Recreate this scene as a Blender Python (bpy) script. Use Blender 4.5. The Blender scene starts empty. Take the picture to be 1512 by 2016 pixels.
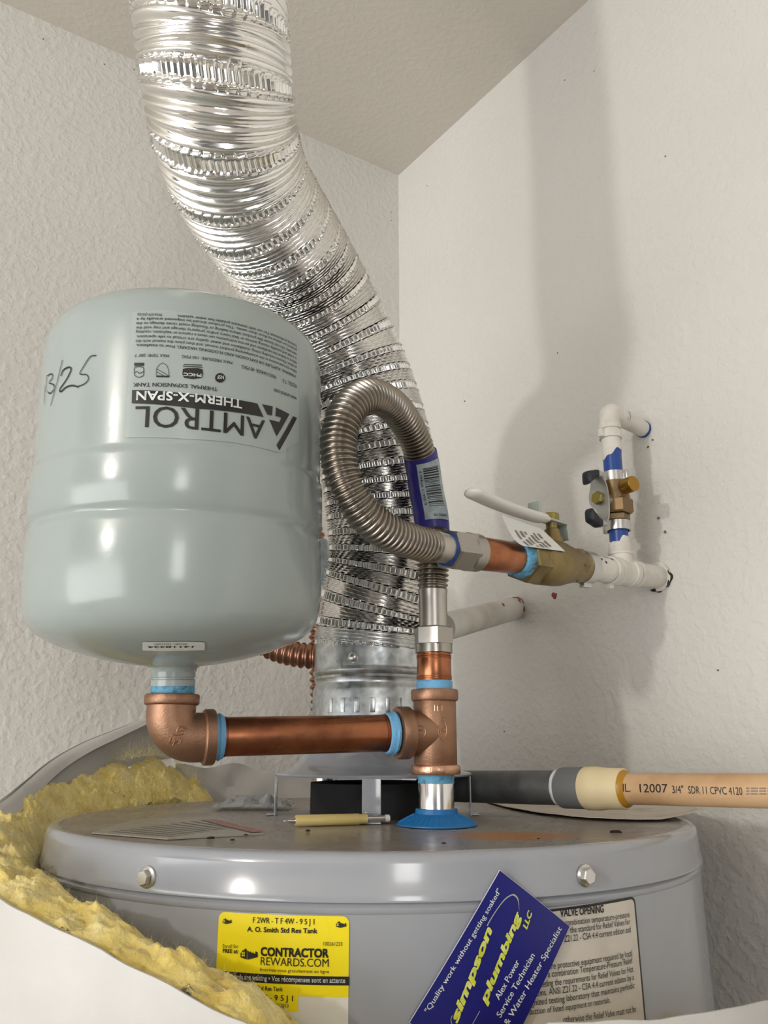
import bpy, bmesh, math, random
import numpy as np
from mathutils import Vector, noise as mnoise
from mathutils.bvhtree import BVHTree

random.seed(7); np.random.seed(7)
SC = bpy.context.scene
COL = SC.collection
sin, cos, pi, rad = math.sin, math.cos, math.pi, math.radians

# ------------------------------------------------------------------ camera
EYE = 1.5558                       # lens height above the floor (metres)
FPX, CX, CY = 1600.0, 756.0, 1008.0
TH = math.atan((1470 - 1008) / FPX)            # the phone looks slightly upward
cam_d = bpy.data.cameras.new('camera')
cam = bpy.data.objects.new('camera', cam_d); COL.objects.link(cam)
cam_d.sensor_fit = 'HORIZONTAL'; cam_d.sensor_width = 36.0
cam_d.lens = 36.0 * FPX / 1512.0
cam_d.clip_start = 0.01
cam.location = (0, 0, EYE); cam.rotation_euler = (pi / 2 + TH, 0, 0)
SC.camera = cam

# ------------------------------------------------------------------ world + light
W = bpy.data.worlds.new('world'); SC.world = W; W.use_nodes = True
bg = W.node_tree.nodes['Background']
bg.inputs[0].default_value = (1.0, 0.98, 0.95, 1); bg.inputs[1].default_value = 0.15

def area(name, loc, target, sx, sy, power, color):
    d = bpy.data.lights.new(name, 'AREA'); d.shape = 'RECTANGLE'; d.size = sx; d.size_y = sy
    d.energy = power; d.color = color
    o = bpy.data.objects.new(name, d); COL.objects.link(o)
    o.location = loc
    o.rotation_euler = (Vector(target) - Vector(loc)).to_track_quat('-Z', 'Y').to_euler()
    return o
# daylight through a narrow window high up behind the photographer
area('daylight_opening', (0.70, -2.9, 1.95), (-0.1, 0.7, 1.6), 0.5, 1.0, 14, (1.0, 0.99, 0.97))
# daylight from the wide open garage door to the left
area('garage_door_daylight', (-3.9, -1.9, 1.05), (0.1, 0.8, 1.5), 5.6, 2.1, 172, (0.985, 0.992, 1.0))
# ceiling lamp behind and left of the photographer (casts the soft-edged shadow on the right wall)
ld = bpy.data.lights.new('ceiling_bulb', 'POINT'); ld.energy = 54; ld.shadow_soft_size = 0.055; ld.color = (1.0, 0.95, 0.89)
lo = bpy.data.objects.new('ceiling_bulb', ld); COL.objects.link(lo); lo.location = (-1.63, -1.32, EYE + 0.66)

SC.view_settings.view_transform = 'Standard'
SC.view_settings.look = 'None'
SC.view_settings.exposure = 0.06
SC.view_settings.gamma = 1.0
SC.view_settings.use_curve_mapping = False
SC.cycles.use_denoising = True
SC.cycles.max_bounces = 6; SC.cycles.diffuse_bounces = 3; SC.cycles.glossy_bounces = 3
SC.cycles.use_adaptive_sampling = True; SC.cycles.adaptive_threshold = 0.06; SC.cycles.adaptive_min_samples = 20
try: SC.cycles.denoiser = 'OPENIMAGEDENOISE'
except Exception: pass

# ------------------------------------------------------------------ materials
def lin(c):
    c = c / 255.0
    return c / 12.92 if c <= 0.04045 else ((c + 0.055) / 1.055) ** 2.4
def rgb(r, g, b): return (lin(r), lin(g), lin(b), 1)

def mat(name, col, rough=0.5, metal=0.0, bump=None, mottle=None, rvar=None, spec=None, coat=0.0, alpha=None, trans=None, sheen=0):
    """bump=(scale,strength,dist,detail)  mottle=(scale,colour2,lo,hi)  rvar=(scale,lo,hi)"""
    m = bpy.data.materials.new(name); m.use_nodes = True
    N, L = m.node_tree.nodes, m.node_tree.links
    b = N['Principled BSDF']
    b.inputs['Base Color'].default_value = col
    b.inputs['Roughness'].default_value = rough
    b.inputs['Metallic'].default_value = metal
    if spec is not None: b.inputs['Specular IOR Level'].default_value = spec
    if coat: b.inputs['Coat Weight'].default_value = coat; b.inputs['Coat Roughness'].default_value = 0.08
    if trans: b.inputs['Transmission Weight'].default_value = trans
    if sheen: b.inputs['Sheen Weight'].default_value = sheen
    tc = N.new('ShaderNodeTexCoord')
    def nz(scale, detail=3.0, rough_=0.55):
        n = N.new('ShaderNodeTexNoise'); n.inputs['Scale'].default_value = scale
        n.inputs['Detail'].default_value = detail; n.inputs['Roughness'].default_value = rough_
        L.new(tc.outputs['Object'], n.inputs['Vector']); return n
    if bump:
        n = nz(bump[0], bump[3] if len(bump) > 3 else 3)
        bp = N.new('ShaderNodeBump'); bp.inputs['Strength'].default_value = bump[1]; bp.inputs['Distance'].default_value = bump[2]
        L.new(n.outputs['Fac'], bp.inputs['Height']); L.new(bp.outputs['Normal'], b.inputs['Normal'])
    if mottle:
        n = nz(mottle[0], 4)
        r = N.new('ShaderNodeValToRGB')
        r.color_ramp.elements[0].position = mottle[2]; r.color_ramp.elements[0].color = col
        r.color_ramp.elements[1].position = mottle[3]; r.color_ramp.elements[1].color = mottle[1]
        L.new(n.outputs['Fac'], r.inputs['Fac']); L.new(r.outputs['Color'], b.inputs['Base Color'])
    if rvar:
        n = nz(rvar[0], 3)
        mr = N.new('ShaderNodeMapRange'); mr.inputs['From Min'].default_value = 0.3; mr.inputs['From Max'].default_value = 0.7
        mr.inputs['To Min'].default_value = rvar[1]; mr.inputs['To Max'].default_value = rvar[2]
        L.new(n.outputs['Fac'], mr.inputs['Value']); L.new(mr.outputs['Result'], b.inputs['Roughness'])
    return m

M = {}
def add(k, *a, **kw): M[k] = mat(k, *a, **kw)
def wall_mat(name, col, bstr):
    m = mat(name, col, 0.62, spec=0.3)
    N, L = m.node_tree.nodes, m.node_tree.links
    b = N['Principled BSDF']; tc = [n for n in N if n.type == 'TEX_COORD'][0]
    n1 = N.new('ShaderNodeTexNoise'); n1.inputs['Scale'].default_value = 115; n1.inputs['Detail'].default_value = 2.5
    n2 = N.new('ShaderNodeTexNoise'); n2.inputs['Scale'].default_value = 34; n2.inputs['Detail'].default_value = 2
    for n in (n1, n2): L.new(tc.outputs['Object'], n.inputs['Vector'])
    r = N.new('ShaderNodeValToRGB'); r.color_ramp.elements[0].position = 0.42; r.color_ramp.elements[1].position = 0.66
    L.new(n1.outputs['Fac'], r.inputs['Fac'])
    mx = N.new('ShaderNodeMath'); mx.operation = 'MULTIPLY_ADD'; mx.inputs[1].default_value = 0.5
    L.new(n2.outputs['Fac'], mx.inputs[0]); L.new(r.outputs['Color'], mx.inputs[2])
    bp = N.new('ShaderNodeBump'); bp.inputs['Strength'].default_value = bstr; bp.inputs['Distance'].default_value = 0.0016
    L.new(mx.outputs[0], bp.inputs['Height']); L.new(bp.outputs['Normal'], b.inputs['Normal'])
    n3 = N.new('ShaderNodeTexNoise'); n3.inputs['Scale'].default_value = 3.5; n3.inputs['Detail'].default_value = 5
    L.new(tc.outputs['Object'], n3.inputs['Vector'])
    r3 = N.new('ShaderNodeValToRGB')
    r3.color_ramp.elements[0].position = 0.3; r3.color_ramp.elements[0].color = tuple(c * 0.95 for c in col[:3]) + (1,)
    r3.color_ramp.elements[1].position = 0.7; r3.color_ramp.elements[1].color = col
    L.new(n3.outputs['Fac'], r3.inputs['Fac']); L.new(r3.outputs['Color'], b.inputs['Base Color'])
    return m
M['wall'] = wall_mat('painted_drywall', rgb(221, 218, 212), 0.36)
M['ceil'] = wall_mat('painted_ceiling', rgb(224, 218, 208), 0.15)
add('floor', rgb(176, 170, 160), 0.7, mottle=(5, rgb(160, 154, 146), .35, .65))
add('tank', rgb(160, 170, 167), 0.2, spec=0.5, bump=(170, 0.05, 0.001), coat=0.12)
add('tank_sticker', rgb(164, 174, 171), 0.3, spec=0.4)
add('ink', rgb(26, 24, 22), 0.45)
add('marker', rgb(16, 16, 18), 0.5)
add('white_print', rgb(226, 230, 228), 0.45)
add('enamel', rgb(160, 163, 169), 0.16, coat=0.4, bump=(90, 0.02, 0.001), mottle=(7, rgb(150, 153, 160), .35, .7))
add('duct', (0.86, 0.85, 0.83, 1), 0.16, 1.0, rvar=(60, 0.10, 0.24))
add('steel', (0.36, 0.325, 0.285, 1), 0.30, 1.0)
add('steel_sleeve', (0.50, 0.47, 0.43, 1), 0.36, 1.0)
add('nut_steel', (0.40, 0.375, 0.34, 1), 0.3, 1.0, bump=(300, .1, .0005))
add('chrome', (0.78, 0.78, 0.78, 1), 0.2, 1.0)
add('chrome_dull', (0.6, 0.59, 0.57, 1), 0.32, 1.0)
add('galv', (0.46, 0.49, 0.50, 1), 0.34, 1.0, mottle=(120, (0.62, 0.65, 0.66, 1), .42, .62), rvar=(140, .25, .5))
add('bronze', (0.38, 0.215, 0.135, 1), 0.46, 0.85, bump=(650, 0.35, 0.0006), mottle=(40, (0.29, 0.16, 0.10, 1), .4, .68))
add('bronze_bright', (0.60, 0.36, 0.24, 1), 0.33, 0.95, bump=(500, 0.4, 0.0007))
add('copper', (0.44, 0.175, 0.085, 1), 0.30, 1.0, mottle=(45, (0.30, 0.11, 0.055, 1), .42, .68), rvar=(50, .24, .42))
add('copper_dark', (0.30, 0.10, 0.045, 1), 0.35, 1.0)
add('copper_flex', (0.40, 0.21, 0.14, 1), 0.33, 1.0)
add('tape', rgb(112, 176, 220), 0.5, bump=(420, 0.5, 0.0006))
add('tape_dirty', rgb(96, 164, 200), 0.55, bump=(420, 0.7, 0.0008), mottle=(190, rgb(70, 92, 92), .5, .68))
add('blue_cap', rgb(22, 112, 176), 0.45, bump=(150, 0.25, 0.001))
add('brass', (0.29, 0.22, 0.095, 1), 0.42, 0.9, bump=(320, 0.22, 0.0006), mottle=(50, (0.20, 0.15, 0.07, 1), .4, .7))
add('brass_dark', (0.25, 0.17, 0.09, 1), 0.45, 0.85, bump=(350, .2, .0005))
add('brass_cap', (0.44, 0.25, 0.055, 1), 0.36, 1.0)
add('white_paint', rgb(228, 224, 216), 0.55, bump=(260, 0.25, 0.0008), mottle=(26, rgb(208, 202, 192), .45, .7))
add('pex_blue', rgb(34, 74, 150), 0.35)
add('red_chip', rgb(140, 40, 28), 0.5)
add('black', rgb(22, 22, 24), 0.6)
add('soot', rgb(30, 30, 32), 0.85, bump=(140, .3, .001))
add('grip', rgb(28, 32, 42), 0.55)
add('zinc', (0.50, 0.50, 0.47, 1), 0.38, 0.9)
add('zinc_green', rgb(176, 184, 176), 0.35, 0.35)
add('lever', rgb(226, 224, 218), 0.35, coat=.2)
add('brass_nut', rgb(150, 138, 74), 0.4, 0.7)
add('paper', rgb(216, 206, 192), 0.8, bump=(60, .2, .001), mottle=(30, rgb(186, 174, 158), .5, .75))
add('tag', rgb(222, 222, 218), 0.6)
add('cpvc', rgb(204, 168, 128), 0.42, mottle=(22, rgb(184, 144, 104), .5, .75))
add('cpvc_cream', rgb(226, 208, 166), 0.5)
add('primer', rgb(178, 128, 30), 0.35)
add('pvc_grey', rgb(104, 106, 106), 0.6, bump=(120, .15, .001))
add('iron', (0.125, 0.13, 0.13, 1), 0.5, 0.6, mottle=(28, (0.20, 0.205, 0.205, 1), .45, .65))
add('facing', rgb(208, 206, 202), 0.45, bump=(26, 0.25, 0.004), mottle=(9, rgb(194, 192, 188), .4, .7))
add('facing_grey_shade', rgb(186, 183, 177), 0.5, bump=(30, 0.25, 0.003))  # white facing again, greyer: the flap's shade is put into the colour
add('label_yellow', rgb(246, 226, 12), 0.4)
add('label_white', rgb(228, 226, 220), 0.45)
add('label_cream', rgb(212, 204, 192), 0.5, mottle=(35, rgb(196, 188, 176), .45, .7))
add('card_blue', rgb(20, 22, 112), 0.35)
add('card_edge', rgb(220, 220, 226), 0.5)
add('lime', rgb(206, 214, 52), 0.4, mottle=(260, rgb(224, 226, 140), .45, .65))
add('hose_label_blue', rgb(44, 36, 130), 0.35)
add('hose_label_grey', rgb(150, 166, 172), 0.4, mottle=(120, rgb(176, 190, 194), .4, .6))
add('pencil', rgb(206, 186, 120), 0.4)
add('eraser', rgb(225, 222, 214), 0.6)
add('debris', rgb(40, 24, 16), 0.9)
add('dirt', rgb(150, 140, 126), 0.9)
add('speck', rgb(120, 111, 102), 0.9)
add('faded_print', rgb(128, 120, 110), 0.5)
add('faded_red', rgb(158, 110, 100), 0.45)
add('label_faded', rgb(158, 152, 142), 0.3)
# heater top: grey enamel under dust, with an orange rust stain beside the nipple
def top_mat():
    m = mat('dusty_enamel', rgb(150, 146, 138), 0.2)
    N, L = m.node_tree.nodes, m.node_tree.links
    b = N['Principled BSDF']; tc = [n for n in N if n.type == 'TEX_COORD'][0]
    n = N.new('ShaderNodeTexNoise'); n.inputs['Scale'].default_value = 16; n.inputs['Detail'].default_value = 6
    L.new(tc.outputs['Object'], n.inputs['Vector'])
    r = N.new('ShaderNodeValToRGB')
    r.color_ramp.elements[0].position = .3; r.color_ramp.elements[0].color = rgb(156, 150, 142)
    r.color_ramp.elements[1].position = .72; r.color_ramp.elements[1].color = rgb(136, 124, 108)
    L.new(n.outputs['Fac'], r.inputs['Fac'])
    # rust: distance to a spot in object space (an actual stain beside the pipe)
    mp = N.new('ShaderNodeMapping'); mp.inputs['Location'].default_value = (-0.095 * 15, 0.165 * 26, 0); mp.inputs['Scale'].default_value = (15, 26, 0)
    L.new(tc.outputs['Object'], mp.inputs['Vector'])
    g = N.new('ShaderNodeTexGradient'); g.gradient_type = 'SPHERICAL'; L.new(mp.outputs['Vector'], g.inputs['Vector'])
    n2 = N.new('ShaderNodeTexNoise'); n2.inputs['Scale'].default_value = 55; n2.inputs['Detail'].default_value = 4
    L.new(tc.outputs['Object'], n2.inputs['Vector'])
    mu = N.new('ShaderNodeMath'); mu.operation = 'MULTIPLY'; L.new(g.outputs['Fac'], mu.inputs[0]); L.new(n2.outputs['Fac'], mu.inputs[1])
    r2 = N.new('ShaderNodeValToRGB'); r2.color_ramp.elements[0].position = .08; r2.color_ramp.elements[1].position = .32
    r2.color_ramp.elements[0].color = (0, 0, 0, 1); r2.color_ramp.elements[1].color = (1, 1, 1, 1)
    L.new(mu.outputs[0], r2.inputs['Fac'])
    mx = N.new('ShaderNodeMix'); mx.data_type = 'RGBA'
    L.new(r2.outputs['Color'], mx.inputs[0]); L.new(r.outputs['Color'], mx.inputs[6]); mx.inputs[7].default_value = rgb(176, 112, 44)
    L.new(mx.outputs[2], b.inputs['Base Color'])
    mr = N.new('ShaderNodeMapRange'); mr.inputs['To Min'].default_value = .13; mr.inputs['To Max'].default_value = .42
    L.new(n.outputs['Fac'], mr.inputs['Value']); L.new(mr.outputs['Result'], b.inputs['Roughness'])
    return m
M['heater_top'] = top_mat()
def fibre_mat():
    m = mat('fibreglass', rgb(214, 192, 104), 0.95, spec=0.1, sheen=0.3)
    N, L = m.node_tree.nodes, m.node_tree.links
    b = N['Principled BSDF']; tc = [n for n in N if n.type == 'TEX_COORD'][0]
    n = N.new('ShaderNodeTexNoise'); n.inputs['Scale'].default_value = 42; n.inputs['Detail'].default_value = 7; n.inputs['Roughness'].default_value = .65
    L.new(tc.outputs['Object'], n.inputs['Vector'])
    r = N.new('ShaderNodeValToRGB'); e = r.color_ramp.elements
    e[0].position = .28; e[0].color = rgb(206, 178, 88); e[1].position = .75; e[1].color = rgb(240, 226, 170)
    k = e.new(.5); k.color = rgb(236, 214, 130)
    L.new(n.outputs['Fac'], r.inputs['Fac']); L.new(r.outputs['Color'], b.inputs['Base Color'])
    n2 = N.new('ShaderNodeTexNoise'); n2.inputs['Scale'].default_value = 240; n2.inputs['Detail'].default_value = 5
    L.new(tc.outputs['Object'], n2.inputs['Vector'])
    bp = N.new('ShaderNodeBump'); bp.inputs['Strength'].default_value = .8; bp.inputs['Distance'].default_value = .003
    L.new(n2.outputs['Fac'], bp.inputs['Height']); L.new(bp.outputs['Normal'], b.inputs['Normal'])
    return m
M['fibre'] = fibre_mat()
add('fibre_strand', rgb(228, 216, 164), 0.9)
add('clear_plastic', rgb(196, 198, 198), 0.15, trans=0.55)

# ------------------------------------------------------------------ geometry helpers (eye-relative metres)
ORG = {}
def ray(px, py):
    u = (px - CX) / FPX; v = (CY - py) / FPX
    return np.array([u, cos(TH) - v * sin(TH), sin(TH) + v * cos(TH)])
def at(px, py, zc): return ray(px, py) * zc
def on_z(px, py, z): d = ray(px, py); return d * (z / d[2])
def to_px(P):
    P = np.asarray(P, float); zc = P[1] * cos(TH) + P[2] * sin(TH); yc = -P[1] * sin(TH) + P[2] * cos(TH)
    return CX + FPX * P[0] / zc, CY - FPX * yc / zc
def unit(v): v = np.asarray(v, float); return v / np.linalg.norm(v)

def tag(o, label=None, cat=None, group=None, kind=None):
    if label: o['label'] = label
    if cat: o['category'] = cat
    if group: o['group'] = group
    if kind: o['kind'] = kind
    return o
def thing(name, label, cat, loc, group=None):
    o = bpy.data.objects.new(name, None); o.empty_display_size = 0.02; COL.objects.link(o)
    loc = np.asarray(loc, float); o.location = (loc[0], loc[1], loc[2] + EYE); ORG[o.name] = loc
    return tag(o, label, cat, group)
def link_mesh(name, me, m, parent, org):
    o = bpy.data.objects.new(name, me); COL.objects.link(o)
    if m: me.materials.append(M[m] if isinstance(m, str) else m)
    if parent is not None: o.parent = parent; ORG[o.name] = ORG[parent.name]
    else: o.location = (org[0], org[1], org[2] + EYE); ORG[o.name] = np.asarray(org, float)
    return o
def mesh(name, V, F, m, parent=None, sharp=38, smooth=True):
    V = np.asarray(V, float)
    if parent is not None: org = ORG[parent.name]
    else: org = np.array([(V[:, 0].min() + V[:, 0].max()) / 2, (V[:, 1].min() + V[:, 1].max()) / 2, V[:, 2].min()])
    me = bpy.data.meshes.new(name); me.from_pydata((V - org).tolist(), [], [tuple(int(i) for i in f) for f in F]); me.validate()
    if smooth:
        me.shade_smooth(); me.set_sharp_from_angle(angle=rad(sharp))
    return link_mesh(name, me, m, parent, org)
def fixn(V, F):
    bm = bmesh.new(); vs = [bm.verts.new(v) for v in V]
    for f in F:
        try: bm.faces.new([vs[i] for i in f])
        except ValueError: pass
    bmesh.ops.recalc_face_normals(bm, faces=bm.faces[:]); bm.verts.index_update()
    V2 = [tuple(v.co) for v in bm.verts]; F2 = [[v.index for v in f.verts] for f in bm.faces]; bm.free()
    return np.array(V2), F2
def join(*parts):
    V = []; F = []; n = 0
    for v, f in parts:
        V.append(np.asarray(v, float)); F += [[i + n for i in q] for q in f]; n += len(v)
    return np.concatenate(V), F

def frame(axis, ref=(0, 1, 0)):
    w = unit(axis); e2 = np.asarray(ref, float); e2 = e2 - w * np.dot(e2, w)
    if np.linalg.norm(e2) < 1e-4: e2 = np.array([1.0, 0, 0]); e2 -= w * np.dot(e2, w)
    e2 = unit(e2); e1 = np.cross(e2, w)
    return e1, e2, w
def lathe(profile, c=(0, 0, 0), axis=(0, 0, 1), seg=48, ref=(0, 1, 0), wob=0):
    """profile [(r, t)] turned about the axis through c; caps where r > 0 at the ends"""
    e1, e2, w = frame(axis, ref); c = np.asarray(c, float)
    a = np.arange(seg) * 2 * pi / seg
    circ = np.outer(np.sin(a), e1) - np.outer(np.cos(a), e2)
    V = []; F = []
    for k, (r, t) in enumerate(profile):
        rr = r * (1 + wob * np.array([mnoise.noise((sin(x) * 2, cos(x) * 2, k * 1.7)) for x in a])[:, None]) if wob else r
        V.append(c + circ * rr + w * t)
    for k in range(len(profile) - 1):
        for j in range(seg):
            j2 = (j + 1) % seg
            F.append([k * seg + j, k * seg + j2, (k + 1) * seg + j2, (k + 1) * seg + j])
    V = np.concatenate(V)
    F.append([j for j in range(seg)][::-1]); F.append([(len(profile) - 1) * seg + j for j in range(seg)])
    return V, F
def rod(profile, p0, p1, seg=40, wob=0): return lathe(profile, p0, np.asarray(p1, float) - np.asarray(p0, float), seg, wob=wob)
def ring(r0, r1, t0, t1, c, axis, seg=48):
    """hollow sleeve"""
    e1, e2, w = frame(axis); c = np.asarray(c, float); a = np.arange(seg) * 2 * pi / seg
    circ = np.outer(np.sin(a), e1) - np.outer(np.cos(a), e2)
    prof = [(r1, t0), (r1, t1), (r0, t1), (r0, t0)]
    V = np.concatenate([c + circ * r + w * t for r, t in prof]); F = []
    for k in range(4):
        k2 = (k + 1) % 4
        for j in range(seg):
            j2 = (j + 1) % seg
            F.append([k * seg + j, k * seg + j2, k2 * seg + j2, k2 * seg + j])
    return V, F
def hexprism(r, t0, t1, c, axis, ch=0.0012, rot=0.26):
    e1, e2, w = frame(axis); c = np.asarray(c, float); a = np.arange(6) * pi / 3 + rot
    circ = np.outer(np.sin(a), e1) - np.outer(np.cos(a), e2); V = []; F = []
    for r_, t in ((r - ch, t0), (r, t0 + ch), (r, t1 - ch), (r - ch, t1)): V.append(c + circ * r_ + w * t)
    for k in range(3):
        for j in range(6):
            F.append([k * 6 + j, k * 6 + (j + 1) % 6, (k + 1) * 6 + (j + 1) % 6, (k + 1) * 6 + j])
    F.append([5, 4, 3, 2, 1, 0]); F.append([18 + j for j in range(6)])
    return np.concatenate(V), F
def box(c, ex, ey, ez, sx, sy, sz, bev=0.0):
    c, ex, ey, ez = map(lambda v: np.asarray(v, float), (c, ex, ey, ez))
    bm = bmesh.new(); bmesh.ops.create_cube(bm, size=1)
    for v in bm.verts: v.co = Vector((v.co.x * sx, v.co.y * sy, v.co.z * sz))
    if bev: bmesh.ops.bevel(bm, geom=bm.edges[:], offset=bev, segments=2, affect='EDGES', profile=0.6)
    bm.verts.index_update()
    V = np.array([c + ex * v.co.x + ey * v.co.y + ez * v.co.z for v in bm.verts]); F = [[v.index for v in f.verts] for f in bm.faces]; bm.free()
    return V, F
def catmull(P, n=24):
    P = np.asarray(P, float); Q = np.vstack([2 * P[0] - P[1], P, 2 * P[-1] - P[-2]]); out = []
    for i in range(1, len(Q) - 2):
        p0, p1, p2, p3 = Q[i - 1], Q[i], Q[i + 1], Q[i + 2]
        for t in np.linspace(0, 1, n, endpoint=False):
            out.append(.5 * ((2 * p1) + (-p0 + p2) * t + (2 * p0 - 5 * p1 + 4 * p2 - p3) * t * t + (-p0 + 3 * p1 - 3 * p2 + p3) * t ** 3))
    out.append(Q[-2]); return np.array(out)
class Path:
    def __init__(s, pts, n=24, smooth=0):
        C = catmull(pts, n)
        for _ in range(smooth): C[1:-1] = (C[:-2] + 2 * C[1:-1] + C[2:]) / 4
        s.C = C; s.L = np.concatenate([[0], np.cumsum(np.linalg.norm(np.diff(C, axis=0), axis=1))]); s.len = s.L[-1]
    def pos(s, l): l = np.asarray(l); return np.stack([np.interp(l, s.L, s.C[:, k]) for k in range(3)], -1)
    def frames(s, l, ref=(0, 1, 0)):
        P = s.pos(l); h = 0.002
        T = s.pos(np.clip(l + h, 0, s.len)) - s.pos(np.clip(l - h, 0, s.len)); T /= np.linalg.norm(T, axis=1)[:, None]
        e2 = np.asarray(ref, float); E1 = []; E2 = []
        for t in T:
            e2 = e2 - t * np.dot(e2, t); e2 = e2 / np.linalg.norm(e2); E2.append(e2.copy()); E1.append(np.cross(e2, t))
        return P, np.array(E1), np.array(E2), T
def tube(path, ls, rfun, seg=48, caps=True):
    """rfun(l array, a array) -> radius grid"""
    ls = np.asarray(ls, float); P, E1, E2, T = path.frames(ls)
    a = np.arange(seg) * 2 * pi / seg
    R = rfun(ls[:, None], a[None, :]) * np.ones((len(ls), seg))
    V = P[:, None, :] + (np.sin(a)[None, :, None] * E1[:, None, :] - np.cos(a)[None, :, None] * E2[:, None, :]) * R[..., None]
    V = V.reshape(-1, 3); k = np.arange(len(ls) - 1)[:, None] * seg; j = np.arange(seg)[None, :]; j2 = (j + 1) % seg
    F = np.stack([k + j, k + j2, k + seg + j2, k + seg + j], -1).reshape(-1, 4).tolist()
    if caps: F.append(list(range(seg))[::-1]); F.append([(len(ls) - 1) * seg + q for q in range(seg)])
    return V, F
def grid(fun, nu, nv):
    V = [fun(i / nu, j / nv) for i in range(nu + 1) for j in range(nv + 1)]
    F = [[i * (nv + 1) + j, (i + 1) * (nv + 1) + j, (i + 1) * (nv + 1) + j + 1, i * (nv + 1) + j + 1] for i in range(nu) for j in range(nv)]
    return np.array(V), F
def thicken(V, F, t):
    """give an open sheet a real thickness"""
    bm = bmesh.new(); vs = [bm.verts.new(v) for v in V]
    for f in F: bm.faces.new([vs[i] for i in f])
    bm.normal_update(); bmesh.ops.solidify(bm, geom=bm.faces[:], thickness=t); bm.verts.index_update()
    V2 = np.array([tuple(v.co) for v in bm.verts]); F2 = [[v.index for v in f.verts] for f in bm.faces]; bm.free()
    return V2, F2

# --- printed matter: 2-D shapes laid on surfaces of revolution
class Rev:
    def __init__(s, c, profile, axis=(0, 0, 1), rref=None, ref=(0, 1, 0)):
        s.c = np.asarray(c, float); s.e1, s.e2, s.w = frame(axis, ref)
        s.r = np.array([p[0] for p in profile]); s.z = np.array([p[1] for p in profile])
        s.l = np.concatenate([[0], np.cumsum(np.hypot(np.diff(s.r), np.diff(s.z)))])
        s.R = rref or s.r.max()
    def loc(s, P): q = P - s.c; return np.dot(q, s.e1), np.dot(q, s.e2), np.dot(q, s.w)
    def hit(s, px, py):
        d = ray(px, py); prev = None
        def g(k):
            x, y, z = s.loc(d * k); return math.hypot(x, y) - np.interp(z, s.z, s.r), z
        k = 0.25
        while k < 1.4:
            v, z = g(k)
            if v < 0 and s.z[0] <= z <= s.z[-1]: break
            k += 0.0015
        lo_, hi_ = k - 0.0015, k
        for _ in range(24):
            m_ = (lo_ + hi_) / 2
            if g(m_)[0] < 0: hi_ = m_
            else: lo_ = m_
        x, y, z = s.loc(d * hi_)
        return np.array([math.atan2(x, -y) * s.R, np.interp(z, s.z, s.l)])
    def put(s, q, off):
        q = np.asarray(q, float); a = q[:, 0] / s.R; l = q[:, 1]
        r = np.interp(l, s.l, s.r); z = np.interp(l, s.l, s.z); h = .0015
        dr = np.interp(l + h, s.l, s.r) - np.interp(l - h, s.l, s.r); dz = np.interp(l + h, s.l, s.z) - np.interp(l - h, s.l, s.z)
        n = np.hypot(dr, dz) + 1e-9; nr, nz = dz / n, -dr / n
        rr = r + nr * off
        return s.c + np.outer(np.sin(a) * rr, s.e1) - np.outer(np.cos(a) * rr, s.e2) + np.outer(z + nz * off, s.w)
_tx = {}
def text2d(body, bold=0.0, shear=0.0):
    key = (body, bold, shear)
    if key in _tx: return _tx[key]
    cu = bpy.data.curves.new('t', 'FONT'); cu.body = body; cu.resolution_u = 3; cu.shear = shear; cu.size = 1
    ob = bpy.data.objects.new('t', cu)
    me = ob.to_mesh()
    V = np.array([v.co[:2] for v in me.vertices]); F = [list(p.vertices) for p in me.polygons]
    ob.to_mesh_clear(); bpy.data.objects.remove(ob); bpy.data.curves.remove(cu)
    cap = 0.682
    if bold > 0.0035:                              # heavier strokes: overlay shifted copies of the outline
        b = bold; sh = [(-b, 0), (b, 0)] if bold < .015 else [(-b, -b), (b, -b), (b, b), (-b, b), (0, 0)]
        n_ = len(V); V = np.concatenate([V + np.array(q) for q in sh]); F = [[i + k * n_ for i in f] for k in range(len(sh)) for f in F]
    x0, x1 = V[:, 0].min(), V[:, 0].max(); V[:, 0] = (V[:, 0] - x0); V[:, 1] /= cap
    _tx[key] = (V, F, (x1 - x0)); return _tx[key]
def refine(V, F, maxlen):
    bm = bmesh.new(); vs = [bm.verts.new((v[0], v[1], 0)) for v in V]
    for f in F:
        try: bm.faces.new([vs[i] for i in f])
        except ValueError: pass
    bmesh.ops.triangulate(bm, faces=bm.faces[:])
    for _ in range(6):
        e = [x for x in bm.edges if x.calc_length() > maxlen]
        if not e: break
        bmesh.ops.subdivide_edges(bm, edges=e, cuts=1); bmesh.ops.triangulate(bm, faces=bm.faces[:])
    bm.normal_update()
    for f in bm.faces:
        if f.normal.z < 0: f.normal_flip()
    bm.verts.index_update(); bm.faces.index_update()
    V2 = np.array([v.co[:2] for v in bm.verts]); F2 = [[v.index for v in f.verts] for f in bm.faces]; bm.free()
    return V2, F2
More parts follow.
